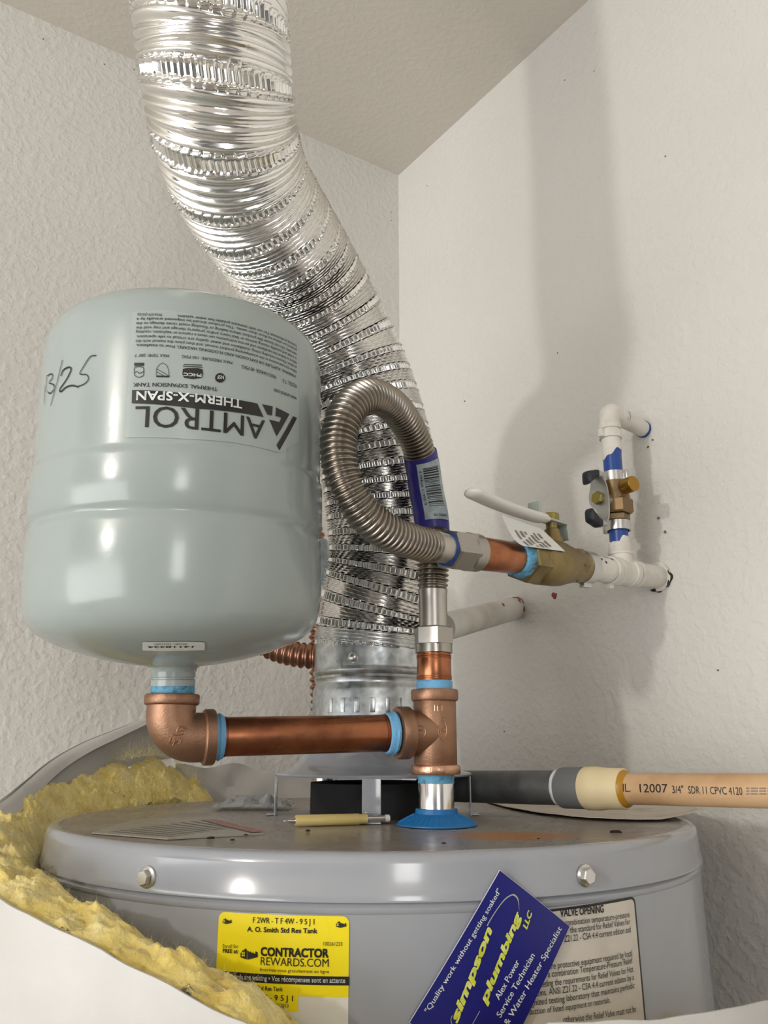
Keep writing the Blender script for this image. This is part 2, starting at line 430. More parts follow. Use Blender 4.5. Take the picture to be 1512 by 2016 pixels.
class Print:
    """collects flat printing on one surface"""
    def __init__(s, rev, maxlen=0.004, cr=None): s.rev, s.ml, s.parts = rev, maxlen, []; s.cr = cr or (lambda x, y: (x, y))
    def h(s, p): return s.rev.hit(*s.cr(*p))
    def line(s, body, A, B, h, bold=0.0, shear=0.0):
        a, b = s.h(A), s.h(B); V, F, w = text2d(body, bold, shear)
        d = b - a; n = np.array([-d[1], d[0]]); L = np.linalg.norm(d); n = n / L
        hm = h * L / math.hypot(B[0] - A[0], B[1] - A[1])
        Q = a + np.outer(V[:, 0] / w, d) + np.outer(V[:, 1] * hm, n); s.parts.append((Q, F)); return s
    def poly(s, pts):
        Q = np.array([s.h(p) for p in pts]); s.parts.append((Q, [list(range(len(Q)))])); return s
    def polyuv(s, Q): s.parts.append((np.array(Q), [list(range(len(Q)))])); return s
    def stroke(s, pts, wpx, closed=False):
        q = np.array([s.h(p) for p in pts]);
        if closed: q = np.vstack([q, q[:1]])
        k = np.linalg.norm(q[-1 if not closed else 1] - q[0]) / max(1e-6, math.hypot(pts[-1 if not closed else 1][0] - pts[0][0], pts[-1 if not closed else 1][1] - pts[0][1]))
        wd = wpx * k / 2
        for i in range(len(q) - 1):
            d = q[i + 1] - q[i]; L = np.linalg.norm(d)
            if L < 1e-9: continue
            d = d / L; n = np.array([-d[1], d[0]]) * wd; e = d * wd * .5
            s.parts.append((np.array([q[i] - n - e, q[i + 1] - n + e, q[i + 1] + n + e, q[i] + n - e]), [[0, 1, 2, 3]]))
        return s
    def build(s, name, m, parent, off):
        V, F = join(*s.parts); V, F = refine(V, F, s.ml)
        return mesh(name, s.rev.put(V, off), F, m, parent, smooth=False)
def circle_pts(cx, cy, r, n=28, ry=None): return [(cx + r * cos(2 * pi * k / n), cy + (ry or r) * sin(2 * pi * k / n)) for k in range(n)]
def smooth_pts(pts, n=6):
    P = catmull([(x, y, 0) for x, y in pts], n); return [(p[0], p[1]) for p in P]

# ------------------------------------------------------------------ the room
C0 = np.array([0.0247, 1.18]); ZC = 0.942
uL = np.array([-sin(rad(57.4)), -cos(rad(57.4))]); uR = np.array([sin(rad(35.6)), -cos(rad(35.6))])
nL = np.array([-uL[1], uL[0]]); nL = nL if nL @ C0 > 0 else -nL       # outward normals
nR = np.array([-uR[1], uR[0]]); nR = nR if nR @ C0 > 0 else -nR
Lend, Rend = C0 + uL * 2.6, C0 + uR * 2.6
def prism(poly, z0, z1):
    n = len(poly); V = [(x, y, z0) for x, y in poly] + [(x, y, z1) for x, y in poly]
    F = [list(range(n))[::-1], [n + i for i in range(n)]] + [[i, (i + 1) % n, n + (i + 1) % n, n + i] for i in range(n)]
    return fixn(V, F)
Co = C0 + nL * 0.1 + nR * 0.1
V, F = prism([C0, Lend, Lend + nL * .1, C0 + nL * .1], -EYE, ZC)
wall_l = tag(mesh('wall_left', V, F, 'wall', smooth=False), 'textured off-white drywall on the left behind the grey tank', kind='structure')
V, F = prism([C0, Rend, Rend + nR * .1, C0 + nR * .1], -EYE, ZC)
wall_r = tag(mesh('wall_right', V, F, 'wall', smooth=False), 'off-white drywall on the right with pipes coming through', kind='structure')
outer = [C0 + nL * .1, Lend + nL * .1, (-2.3, -3.4), (1.7, -3.4), Rend + nR * .1, C0 + nR * .1]
V, F = prism(outer, ZC, ZC + .1)
ceil_o = tag(mesh('ceiling', V, F, 'ceil', smooth=False), 'plain greige ceiling above the duct', kind='structure')
V, F = prism(outer, -EYE - .1, -EYE)
tag(mesh('floor', V, F, 'floor', smooth=False), 'grey concrete floor', kind='structure')
def on_wall(px, py, right=True, off=0.0):
    d = ray(px, py); n = nR if right else nL
    return d * ((n @ C0 - off) / (d[0] * n[0] + d[1] * n[1]))
def wall_spot(px, py, r, right, m='speck', name='speck', el=1.0, seed=0):
    r = r * .55 if m == 'speck' else r; P = on_wall(px, py, right, 0.0); n2 = nR if right else nL; u2 = uR if right else uL
    n3 = np.array([n2[0], n2[1], 0]); u3 = np.array([u2[0], u2[1], 0]); z3 = np.array([0, 0, 1.0]); pts = []
    for k in range(10):
        a = k * 2 * pi / 10; rr = r * (.7 + .6 * random.random()); pts.append(P + u3 * cos(a) * rr * el + z3 * sin(a) * rr)
    V = [p - n3 * .0008 for p in pts] + [p + n3 * .0005 for p in pts]
    F = [list(range(10)), list(range(10, 20))[::-1]] + [[i, (i + 1) % 10, 10 + (i + 1) % 10, 10 + i] for i in range(10)]
    V, F = fixn(V, F); mesh(name, V, F, m, wall_r if right else wall_l)
for px, py, r, s in ((1112, 158, .0016, 1), (1170, 140, .0012, 1), (1310, 308, .0016, 1), (915, 790, .002, 1), (1098, 695, .0014, 1), (841, 366, .0013, 1),
                     (85, 77, .0016, 0), (205, 127, .0016, 0), (253, 88, .0012, 0), (770, 418, .0013, 0), (770, 434, .0013, 0), (264, 137, .0014, 0),
                     (993, 1440, .0018, 1), (1297, 1020, .003, 1), (1310, 1048, .003, 1), (1285, 866, .002, 1), (1276, 880, .0022, 1), (1414, 1320, .0016, 1)):
    wall_spot(px, py, r, bool(s))

# ------------------------------------------------------------------ water heater
H = np.array([-0.0095, 0.737]); RH = 0.26; ZT = -0.0558
heater = thing('water_heater', 'large grey enamelled water heater tank with round flat top', 'water heater', (H[0], H[1], -EYE))
c3 = (H[0], H[1], 0)
zs = -0.0805                                    # lower edge of the lid
body = [(RH - .0015, -EYE), (RH - .0015, zs - .0062), (RH - .0005, zs - .005), (RH - .0003, zs - .003), (RH - .0015, zs - .0015), (RH - .003, zs + .001)]
V, F = lathe(body, c3, seg=160); mesh('body', V, F, 'enamel', heater)
lid = [(RH - .003, zs), (RH + .0008, zs), (RH + .001, zs + .0012), (RH - .0004, zs + .004), (RH - .0012, ZT - .006), (RH - .002, ZT - .0026), (RH - .004, ZT - .0006), (RH - .0075, ZT + .0002), (RH - .010, ZT)]
V, F = lathe(lid, c3, seg=200); F = F[:-2]; lid_o = mesh('lid', V, F, 'enamel', heater)
V, F = lathe([(RH - .010, ZT - .001), (RH - .010, ZT), (RH - .013, ZT - .0008), (.15, ZT - .0004), (0.001, ZT)], c3, seg=160)
me_o = mesh('lid_top', V, F, 'heater_top', lid_o)
me_o.data.transform(__import__('mathutils').Matrix.Translation((0, 0, -(EYE + ZT)))); me_o.location = (0, 0, EYE + ZT)
hsurf = Rev(c3, [(RH - .0015, -.5), (RH - .0015, zs - .006), (RH, zs), (RH - .0012, ZT - .004)], rref=RH)
csurf = Rev(c3, [(RH, -.5), (RH, 0)], rref=RH)
def screw_on(px, py, parent):
    q = csurf.hit(px, py); P = csurf.put([q], 0)[0]; n = unit(P - np.array([H[0], H[1], P[2]]))
    V1 = lathe([(.0062, -.001), (.0062, .0006), (.0048, .0014)], P, n, 28); V2 = hexprism(.0046, .001, .0045, P, n, .0006)
    V, F = join(V1, V2); mesh('screw', V, F, 'chrome_dull', parent, sharp=25)
screw_on(290, 1727, lid_o); screw_on(1152, 1724, lid_o)

# --- yellow label
cr_y = lambda x, y: (420 + x / 5.4, 1780 + y / 5.4)
pr = lambda: Print(hsurf, .012, cr_y)
def rrect(surf, cr, TL, TR, bot_l, rpx, n=6):
    """rounded-top rectangle on the surface, extending down to arc length bot_l"""
    a, b = surf.hit(*cr(*TL)), surf.hit(*cr(*TR)); d = b - a; L = np.linalg.norm(d); ex = d / L; ey = np.array([ex[1], -ex[0]])
    r = rpx; h = bot_l; pts = []
    for k in range(n + 1): t = pi / 2 * k / n; pts.append(a + ex * (r - r * cos(t)) + ey * (r - r * sin(t)))
    for k in range(n + 1): t = pi / 2 * k / n; pts.append(b - ex * (r - r * sin(t)) + ey * (r - r * cos(t)))
    pts += [b + ey * h, a + ey * h]
    return pts
lab = Print(hsurf, .012).polyuv(rrect(hsurf, cr_y, (66, 78), (1446, 128), .10, .0035)).build('reward_label', 'label_white', heater, .0003)
lab['label'] = 'yellow and white printed sticker'
p = pr(); Q = rrect(hsurf, cr_y, (66, 78), (1446, 128), .0385, .0035); p.polyuv(Q); p.poly([(52, 800), (905, 852), (905, 1143), (52, 1095)]); p.build('yellow_field', 'label_yellow', lab, .0005)
pr().poly([(48, 704), (1446, 768), (1446, 862), (46, 800)]).build('black_band', 'ink', lab, .0006)
p = pr()
p.line('F 2WR - T F 4W - 9 5 J 1', (426, 194), (1076, 214), 52, .012)
p.line('A. O. Smith Std Res Tank', (366, 286), (1108, 306), 44, .022)
p.line('100261233', (1170, 436), (1372, 440), 36)
p.line('Enroll for', (108, 462), (272, 466), 34); p.line('FREE at:', (108, 512), (272, 518), 34, .022)
p.line('CONTRACTOR', (508, 542), (1228, 562), 76, .035)
p.line('REWARDS.COM', (508, 642), (1228, 664), 74, -.004)
p.line('Inscrivez-vous gratuitement en ligne', (502, 706), (1232, 730), 30)
p.line('A. O. Smith Std Res Tank', (232, 888), (742, 922), 36, .015)
p.line('F4W - 9 5 J 1', (420, 1006), (850, 1028), 50, .014); p.line('01/2018', (655, 1086), (804, 1094), 32)
def house(x, y, s):
    f = lambda a, b: (x + a * s, y + b * s)
    p.poly([f(0, 45), f(20, 22), f(24, 8), f(30, 20), f(48, 0), f(52, -6), f(58, 4), f(64, 18), f(64, 110), f(0, 88)])
    p.poly([f(70, 14), f(88, 32), f(98, 36), f(98, 22), f(112, 40), f(124, 44), f(124, 30), f(134, 46), f(150, 52), f(150, 28), f(152, 26), f(172, 34), f(176, 84), f(70, 112)])
house(296, 470, 1.02 * 1.42 / 1.0 * .72); house(106, 148, .55); house(1306, 180, .62)
for k, w in enumerate((6, 3, 8, 3, 5, 9, 3, 6, 4, 8, 5, 3, 7, 4)):
    x = 600 + k * 17; p.poly([(x, 1170 + k), (x + w, 1170 + k), (x + w, 1270), (x, 1270)])
p.build('lettering', 'ink', lab, .0009)
for (x, y, s) in ((296, 470, 1.046), (106, 148, .55), (1306, 180, .62)):
    p = pr()
    for (a, b) in ((14, 34), (32, 30), (14, 58), (32, 56)):
        p.poly([(x + a * s, y + b * s), (x + (a + 13) * s, y + (b + 1) * s), (x + (a + 13) * s, y + (b + 19) * s), (x + a * s, y + (b + 18) * s)])
    p.build('house_window', 'label_yellow', lab, .0011)
pr().line('rewards are waiting • Vos récompenses sont en attente', (150, 782), (1404, 832), 44, .018).build('white_lettering', 'white_print', lab, .0009)

# --- warning label on the right
cr_w = lambda x, y: (1000 + x / 5.4, 1750 + y / 5.4)
wl_border = rrect(hsurf, cr_w, (-60, 268), (1346, 74), .085, .004)
lab2 = Print(hsurf, .012).polyuv(wl_border).build('warning_label', 'ink', heater, .0003); lab2['label'] = 'cream printed notice with black border'
a_, b_ = np.array(wl_border[0]), np.array(wl_border[13]); ex = unit(np.array([hsurf.hit(*cr_w(1346, 74))[0] - hsurf.hit(*cr_w(-60, 268))[0], 0]))
inner = rrect(hsurf, cr_w, (-40, 292), (1330, 104), .085, .003)
Print(hsurf, .012).polyuv(inner).build('cream_field', 'label_cream', lab2, .0005)
p = Print(hsurf, .012, cr_w)
p.line('VALVE OPENING', (545, 294), (1008, 246), 56, .02)
for body_, A, B, h in (('combination temperature-pressure', (600, 388), (1282, 298), 42), ('the standard for Relief Valves for', (652, 466), (1288, 372), 42),
                       ('Z21.22 - CSA 4.4 current edition and', (590, 562), (1294, 458), 44), ('sure protective equipment required by local', (400, 856), (1308, 710), 46),
                       ('in a combination Temperature-Pressure Relief', (360, 944), (1314, 786), 46), ('meeting the requirements for Relief Valves for Hot', (290, 1046), (1322, 878), 46),
                       ('Systems, ANSI Z21.22 - CSA 4.4 current edition by a', (200, 1148), (1328, 962), 46), ('recognized testing laboratory that maintains periodic', (120, 1250), (1334, 1050), 46),
                       ('production of listed equipment or materials.', (130, 1342), (1078, 1204), 46), ('otherwise the Relief Valve must not be', (580, 1420), (1350, 1302), 46)):
    p.line(body_, A, B, h, -.002)
p.build('lettering', 'ink', lab2, .0009)
# --- faded sticker on the lid top
p0 = [on_z(x, y, ZT) for x, y in ((180, 1640), (262, 1614), (430, 1608), (520, 1642), (330, 1652))]
V, F = fixn([q + [0, 0, .0004] for q in p0] + [q - [0, 0, .0004] for q in p0], [[0, 1, 2, 3, 4], [9, 8, 7, 6, 5]] + [[i, (i + 1) % 5, 5 + (i + 1) % 5, 5 + i] for i in range(5)])
tl = mesh('lid_sticker', V, F, 'label_faded', heater, smooth=False)
PV = []; PF = []
for k in range(9):
    t = .08 + k / 10.5
    A = on_z(200 + 210 * t, 1640 - 26 * t, ZT); B = on_z(330 + 150 * t, 1650 - 22 * t, ZT)
    d = unit(B - A); n = np.cross([0, 0, 1], d) * .0009; n0 = len(PV)
    PV += [A - n + [0, 0, .0007], B - n + [0, 0, .0007], B + n + [0, 0, .0007], A + n + [0, 0, .0007]]; PF.append([n0, n0 + 1, n0 + 2, n0 + 3])
mesh('print_lines', PV, PF, 'faded_print', tl, smooth=False)
q = [on_z(x, y, ZT) + [0, 0, .0008] for x, y in ((395, 1616), (425, 1615), (525, 1639), (495, 1641))]
mesh('red_stripe', q, [[0, 1, 2, 3]], 'faded_red', tl, smooth=False)

# ------------------------------------------------------------------ flue: draft hood, galvanised pipe, flexible duct
hood = thing('draft_hood', 'grey sheet metal draft hood on thin legs over the heater flue', 'draft hood', (H[0], H[1], ZT))
zb = -0.0225; rh = .084
prof = [(rh, zb - .0012), (rh + .0008, zb), (rh, zb + .0012), (.074, zb + .0035), (.066, zb + .0085), (.060, zb + .0150), (.0555, zb + .0225), (.0525, zb + .031), (.0525, .012)]
V, F = lathe(prof[::1], c3, seg=96); mesh('cone', V, F, 'enamel', hood)
for k, adeg in enumerate((0, 90, 180, 270)):
    a = rad(adeg); d = np.array([sin(a), -cos(a), 0]); s = np.array([cos(a), sin(a), 0]); up = np.array([0, 0, 1.0])
    ctr = np.array([H[0], H[1], 0]) + d * (rh - .001)
    V1 = box(ctr + up * ((zb + ZT) / 2), s, d, up, .0145, .0012, zb - ZT + .002, .0004)
    V2 = box(ctr + d * .003 + up * (ZT + .0008), s, d, up, .0145, .008, .0012, .0004)
    V, F = join(V1, V2); mesh('leg', V, F, 'enamel' if k != 1 and k != 3 else 'enamel', hood)
V, F = ring(.040, .0535, 0, .0265, (H[0], H[1], ZT), (0, 0, 1), 72)
fc = tag(mesh('flue_collar', V, F, 'soot'), 'black sooty ring on the heater lid beneath the hood', 'flue collar')
gz = thing('flue_pipe', 'short galvanised steel vent pipe joining the hood to the flexible duct', 'vent pipe', (H[0], H[1], -.005))
prof = [(.0535, -.004), (.0535, .046), (.0528, .0485), (.0512, .0515), (.0512, .0535), (.0526, .0565), (.0520, .0585), (.0535, .0605), (.0540, .0625), (.0528, .0645), (.0525, .066), (.0525, .1)]
V, F = lathe([(r, z) for r, z in prof], c3, seg=96); mesh('sleeve', V, F, 'galv', gz)
gsurf = Rev(c3, [(.0525, -.01), (.0525, .12)])
qs = gsurf.put([gsurf.hit(695, 1294)], 0)[0]; nn = unit(qs - np.array([H[0], H[1], qs[2]]))
V, F = lathe([(.0042, -.0005), (.0042, .0012), (.003, .0024), (.0008, .003)], qs, nn, 24); mesh('rivet', V, F, 'chrome_dull', gz)
for k in range(26):
    a = k * 2 * pi / 26; d = np.array([sin(a), -cos(a), 0]); s = np.array([cos(a), sin(a), 0])
    V, F = box(np.array([H[0], H[1], .043 - .010]) + d * .0534, s, d, [0, 0, 1], .0045, .0016, .012, .0007)
    if k in (0, 1, 2, 3, 23, 24, 25): mesh('crimp', V, F, 'galv', gz)

duct_pts = [(H[0], H[1], .086), (-.0075, .734, .115), at(761, 1100, .742), at(752, 960, .748), at(722, 830, .752), at(680, 715, .750), at(630, 618, .735), at(580, 530, .708),
            at(528, 448, .672), at(478, 368, .636), at(447, 280, .603), at(431, 190, .583), at(421, 100, .574), at(414, 20, .570),
            (-.128, .452, .545), (-.122, .462, .62), (-.110, .470, .72), (-.105, .475, .82), (-.105, .478, .96)]
dp = Path(duct_pts, 20, 6)
seam_y = [1239, 1200, 1158, 1122, 1087, 1052, 1017, 987, 957, 928, 893, 861, 828, 790, 757, 722, 675, 629, 583, 548, 517, 487, 448, 405, 345, 271, 170, 55]
# seams as arc length: the pitch is stretched where the duct was pulled longer
ls = np.linspace(0, dp.len, 1500); pys = np.array([to_px(p)[1] for p in dp.pos(ls)])
k_end = int(np.argmin(np.where(ls < .75, pys, 1e9)))
sl = [float(np.interp(-y, -pys[:k_end + 1], ls[:k_end + 1])) for y in seam_y]
for i in range(1, len(sl)): sl[i] = max(sl[i], sl[i - 1] + .010)
while sl[-1] < dp.len + .05: sl.append(sl[-1] + .038)
sl = [sl[0] - .018] + sl
PH = np.arange(len(sl)); sl = np.array(sl)
rows = []
for i in range(len(sl) - 1):
    rows.append(np.linspace(sl[i], sl[i + 1], 44, endpoint=False))
rows = np.concatenate(rows); rows = rows[(rows >= 0) & (rows <= dp.len)]
PIT = np.gradient(sl)
def duct_r(l, a):
    ph = np.interp(l, sl, PH) + a / (2 * pi)
    f = ph - np.floor(ph); f2 = np.minimum(f, 1 - f)             # distance from a seam
    bf = .17 - .07 * np.clip((np.interp(l, sl, PIT) - .016) / .022, 0, 1)
    g = (f2 - bf) / (.5 - bf)                                    # 0 at the seam edge .. 1 mid-way between seams
    rib = -.0017 * np.cos(g * 2 * pi * 2.0 + pi * .0)
    teeth = .0010 * np.clip(np.cos(a * 74) * 2.5, -1, 1)
    r = np.where(f2 < bf, .0522 + teeth * np.clip((bf - f2) / .03, 0, 1), .0525 + rib)
    r = np.where(np.abs(f2 - bf) < .022, .0545, r)
    return r * (1 + .008 * np.sin(2 * a + l * 18))
V, F = tube(dp, rows, duct_r, seg=312, caps=False)
duct = tag(mesh('flexible_duct', V, F, 'duct', sharp=80), 'shiny ribbed aluminium flexible vent duct rising to the ceiling', 'duct')

# ------------------------------------------------------------------ expansion tank
TX = np.array([-.1462, .5745]); TSC = .985
TAX = unit((-.006, -.080, 1.0)); tc3 = np.array([TX[0], TX[1], .040]) - TAX * .040      # the tank leans a little towards the viewer
tank = thing('expansion_tank', 'pale grey-green steel expansion tank hanging upside down on copper piping', 'expansion tank', (TX[0], TX[1], .047))
RT = .1016
tprof = [(.0155, .0500), (.0160, .0525), (.0185, .0540), (.030, .0552), (.048, .0585), (.066, .0635), (.080, .0690), (.0890, .0738), (.0950, .0790), (.0990, .0860), (.1010, .0950), (RT, .1060),
         (.1015, .1400), (.1006, .1435), (.0993, .1460), (.0993, .1475), (.1006, .1495), (.1018, .1525), (.1019, .1670), (.1018, .1815), (.1014, .1845), (.1003, .1865), (.1001, .1890), (.1001, .21),
         (.1001, .25), (.1000, .268), (.0994, .2770), (.0975, .2855), (.0935, .2930), (.087, .2985), (.075, .3030), (.050, .3080), (.025, .3110), (.001, .3115)]
tprof = [(r, .05 + (t - .05) * TSC) for r, t in tprof]
V, F = lathe(tprof, tc3, TAX, seg=128); mesh('shell', V, F, 'tank', tank, sharp=60)
V, F = lathe([(.0150, .0545), (.0150, .0465), (.0142, .0460), (.0142, .0450), (.0150, .0445), (.0150, .0405), (.0140, .040), (.0140, .029)][::-1], tc3, TAX, seg=40); mesh('neck', V, F, 'tank', tank)
V, F = lathe([(.0140, .0285), (.0149, .0288), (.0146, .0305), (.0151, .0320), (.0148, .0335), (.0147, .0360), (.0151, .0375), (.0148, .0390), (.0144, .0405)], tc3, TAX, seg=48, wob=.02); mesh('thread_tape', V, F, 'tape_dirty', tank)
tsurf = Rev(tc3, tprof[2:31], TAX, rref=RT)
cr_t = lambda x, y: (240 + x / 4.086, 600 + y / 4.086)
P_ = lambda: Print(tsurf, .004, cr_t)
st = P_().poly([(30, 1070), (85, 60), (400, 45), (700, 110), (1000, 190), (1250, 265), (1410, 340), (1420, 700), (1420, 1100), (1260, 1190), (900, 1110), (500, 1080)]).build('product_label', 'tank_sticker', tank, .0003)
st['label'] = 'clear sticker with black upside-down printing'
p = P_()
p.line('AMTROL', (1148, 934), (113, 820), 166, .006)
p.poly([(85, 688), (82, 795), (600, 838), (1135, 905), (1086, 797), (600, 727)])
p.poly([(1125, 802), (1208, 820), (1204, 893), (1166, 884)])
p.poly([(1236, 828), (1342, 882), (1240, 1060), (1182, 925), (1262, 946), (1280, 910), (1232, 896)])
p.poly([(1372, 898), (1402, 912), (1262, 1172), (1240, 1130)])
p.line('THERMAL EXPANSION TANK', (768, 668), (93, 632), 32, .012)
p.line('www.amtrol.com', (1400, 745), (1218, 674), 24, .004)
p.line('MODEL: T-5', (1400, 642), (1288, 596), 22)
p.line('PRECHARGE: 40 PSIG', (1236, 572), (962, 486), 24, .004)
p.line('MAX PRESSURE: 150 PSIG', (885, 458), (483, 408), 24, .004)
p.line('MAX TEMP: 200° F', (380, 402), (105, 400), 24, .004)
for b_, A, B, bo in (('WARNING  RUPTURE OR EXPLOSION AND FLOODING HAZARD. Prior to installation,', (1396, 572), (118, 320), .012),
                 ('follow the instructions in the accompanying product manual, and then place the manual with the', (1400, 534), (113, 286), .004),
                 ('product. Factors including sizing, installation and water quality are critical to safe operation.', (1400, 498), (118, 250), .004),
                 ('Failure to follow the installation and service instructions can cause a rupture or explosion, resulting', (1400, 462), (115, 213), .004),
                 ('in a leak and possibly causing serious or fatal injury and/or property damage and may void the', (1400, 427), (118, 179), .004),
                 ('warranty. Do not locate this product where leaking or flooding could cause damage to the', (1400, 392), (118, 144), .004),
                 ('product or where no floor drain exists. This product should be inspected annually by a', (1400, 357), (122, 110), .004),
                 ('licensed professional. For use with domestic potable hot water systems.', (1400, 325), (443, 84), .008),
                 ('9016-079 (03/22)', (325, 76), (128, 72), .004)):
    p.line(b_, A, B, 21, bo)
p.poly(circle_pts(788, 590, 40, 28, 38))                              # round mark
p.poly([(490, 520), (520, 512), (610, 512), (648, 522), (650, 560), (640, 590), (570, 600), (500, 590), (486, 560)])
p.poly([(495, 480), (643, 486), (643, 492), (495, 486)]); p.poly([(490, 494), (646, 502), (646, 508), (490, 500)])
p.stroke([(278, 572), (280, 520), (300, 485), (330, 470), (362, 490), (378, 530), (380, 585)], 4).stroke([(282, 518), (378, 575)], 4).stroke([(284, 542), (350, 582)], 4)
p.poly([(278, 572), (380, 574), (380, 586), (278, 584)])
p.poly([(102, 470), (180, 470), (180, 494), (102, 494)])
p.stroke(smooth_pts([(102, 540), (104, 512), (120, 502), (160, 502), (176, 512), (178, 550), (172, 572), (140, 586), (108, 572), (102, 545)], 4), 5)
p.stroke(smooth_pts([(104, 548), (125, 540), (140, 552), (158, 550), (176, 538)], 4), 5)
p.stroke([(745, 508), (832, 514), (832, 556), (745, 550), (745, 508)], 3)
p.stroke([(1275, 512), (1398, 560), (1400, 606), (1272, 545), (1275, 512)], 4)
p.build('lettering', 'ink', st, .0007)
p = P_(); p.line('THERM-X-SPAN', (962, 772), (122, 703), 70, .02); p.line('NSF', (815, 574), (762, 570), 30, .01); p.line('PHCC', (638, 560), (496, 552), 26, .02); p.build('white_lettering', 'white_print', st, .0011)
cr_h = lambda x, y: (x / 2.16, 540 + y / 2.16)
p = Print(tsurf, .004, cr_h)
for s_ in ([(190, 552), (192, 520), (195, 475)], [(197, 500), (200, 465), (202, 432)], [(204, 432), (222, 424), (226, 440), (212, 462), (230, 470), (232, 490), (215, 507), (206, 500)], [(268, 366), (245, 460), (218, 558)],
           [(262, 432), (272, 408), (296, 396), (304, 408), (284, 450), (258, 488), (262, 499), (285, 480), (312, 474), (334, 480)], [(410, 346), (385, 352), (358, 392)], [(358, 392), (342, 424), (370, 428), (378, 446), (362, 466), (330, 478), (306, 472)]):
    p.stroke(smooth_pts(s_, 5), 4.2)
p.build('handwriting', 'marker', tank, .0006)
# little white serial sticker on the underside
cr_s = lambda x, y: (260 + x / 2.16, 1220 + y / 2.16)
lo_surf = Rev(tc3, tprof[1:12], TAX, rref=RT)
st2 = Print(lo_surf, .004, cr_s).poly([(46, 92), (120, 92), (240, 91), (308, 93), (308, 126), (240, 129), (120, 131), (46, 128)]).build('serial_sticker', 'white_print', tank, .0005)
Print(lo_surf, .004, cr_s).line('14118324', (262, 107), (66, 108), 12, .02).line('M1081 UN1002', (232, 96), (92, 97), 9, .01).build('lettering', 'ink', st2, .0009)

# ------------------------------------------------------------------ bronze elbow, copper nipple, tee
TE = np.array([.039, .642]); ZE, ZTE = .0057, .0108
E0 = np.array([TX[0], TX[1], ZE]); T0 = np.array([TE[0], TE[1], ZTE]); dE = unit(T0 - E0); up = np.array([0, 0, 1.0])
elb = thing('elbow_fitting', 'bronze ninety-degree elbow fitting below the expansion tank', 'elbow fitting', E0 - [0, 0, .02])
rb = .017
pts = [E0 + up * .0255]
for k in range(9):
    t = k / 8 * pi / 2; cc = E0 + up * rb + dE * rb; pts.append(cc - dE * rb * cos(t) - up * rb * sin(t))
pts.append(E0 + dE * .027); ep = Path(pts, 8)
V, F = tube(ep, np.linspace(0, ep.len, 50), lambda l, a: .0166 + 0 * l, 48); mesh('body', V, F, 'bronze', elb)
V, F = lathe([(.0145, .0288), (.0180, .0290), (.0187, .0280), (.0187, .0230), (.0180, .0220), (.0164, .0215)][::-1], E0, up, 56); mesh('collar', V, F, 'bronze', elb)
V, F = lathe([(.0160, .0220), (.0180, .0225), (.0189, .0235), (.0189, .0290), (.0182, .0302), (.0145, .0305)], E0, dE, 56); mesh('collar', V, F, 'bronze', elb)
sd = unit(np.cross(dE, up)); sd = sd if sd[1] < 0 else -sd
def raised_on(surfs, pts, wd, m, parent):
    """raised casting mark following the surface of a fitting"""
    P1 = []
    for x, y in pts:
        d = Vector(ray(x, y)).normalized(); best = None
        for b in surfs:
            h = b.ray_cast(Vector((0, 0, 0)), d)
            if h[0] is not None and (best is None or h[3] < best[3]): best = h
        if best: P1.append(np.array(best[0]))
    if len(P1) < 2: return
    pt = Path(P1, 3); V, F = tube(pt, np.linspace(0, pt.len, len(P1) * 3), lambda l, a: wd + 0 * l, 8); mesh('embossing', V, F, m, parent)
def bvh(V, F): return BVHTree.FromPolygons([tuple(v) for v in V], [tuple(f) for f in F])
eb = [bvh(*tube(ep, np.linspace(0, ep.len, 50), lambda l, a: .0166 + 0 * l, 48))]
raised_on(eb, smooth_pts([(337, 1453), (334, 1462), (340, 1467), (345, 1458), (349, 1464), (356, 1460), (352, 1450)], 3), .0006, 'bronze', elb)
raised_on(eb, [(340, 1446), (350, 1447), (362, 1444)], .0006, 'bronze', elb)
raised_on(eb, [(356, 1428), (348, 1440), (364, 1438)], .0006, 'bronze', elb); raised_on(eb, [(352, 1430), (368, 1434)], .0006, 'bronze', elb)

nip = thing('pipe_nipple', 'long horizontal copper pipe nipple between elbow and tee', 'pipe nipple', E0 + dE * .03)
Ld = np.linalg.norm(T0 - E0); R34 = .01335
V, F = lathe([(.0128, .029), (.0128, .0345), (R34, .037), (R34, Ld - .042), (.0128, Ld - .0395), (.0128, Ld - .030)], E0, dE, 48); mesh('pipe', V, F, 'copper', nip)
for k, t in enumerate((.0355, .0375, Ld - .0425, Ld - .0405)):
    V, F = ring(.0125, R34 + .0003, t - .0005, t + .0005, E0, dE); mesh('thread', V, F, 'copper_dark', nip)
V, F = lathe([(.013, .0300), (.0160, .0302), (.0154, .0318), (.0162, .0332), (.0152, .0348), (.0146, .0360), (.0135, .0365)], E0, dE, 56, wob=.03); mesh('thread_tape', V, F, 'tape', nip)
V, F = lathe([(.0135, Ld - .0405), (.0148, Ld - .0400), (.0154, Ld - .0385), (.0151, Ld - .0365), (.0158, Ld - .035), (.0152, Ld - .033), (.013, Ld - .032)], E0, dE, 56, wob=.03); mesh('thread_tape', V, F, 'tape', nip)

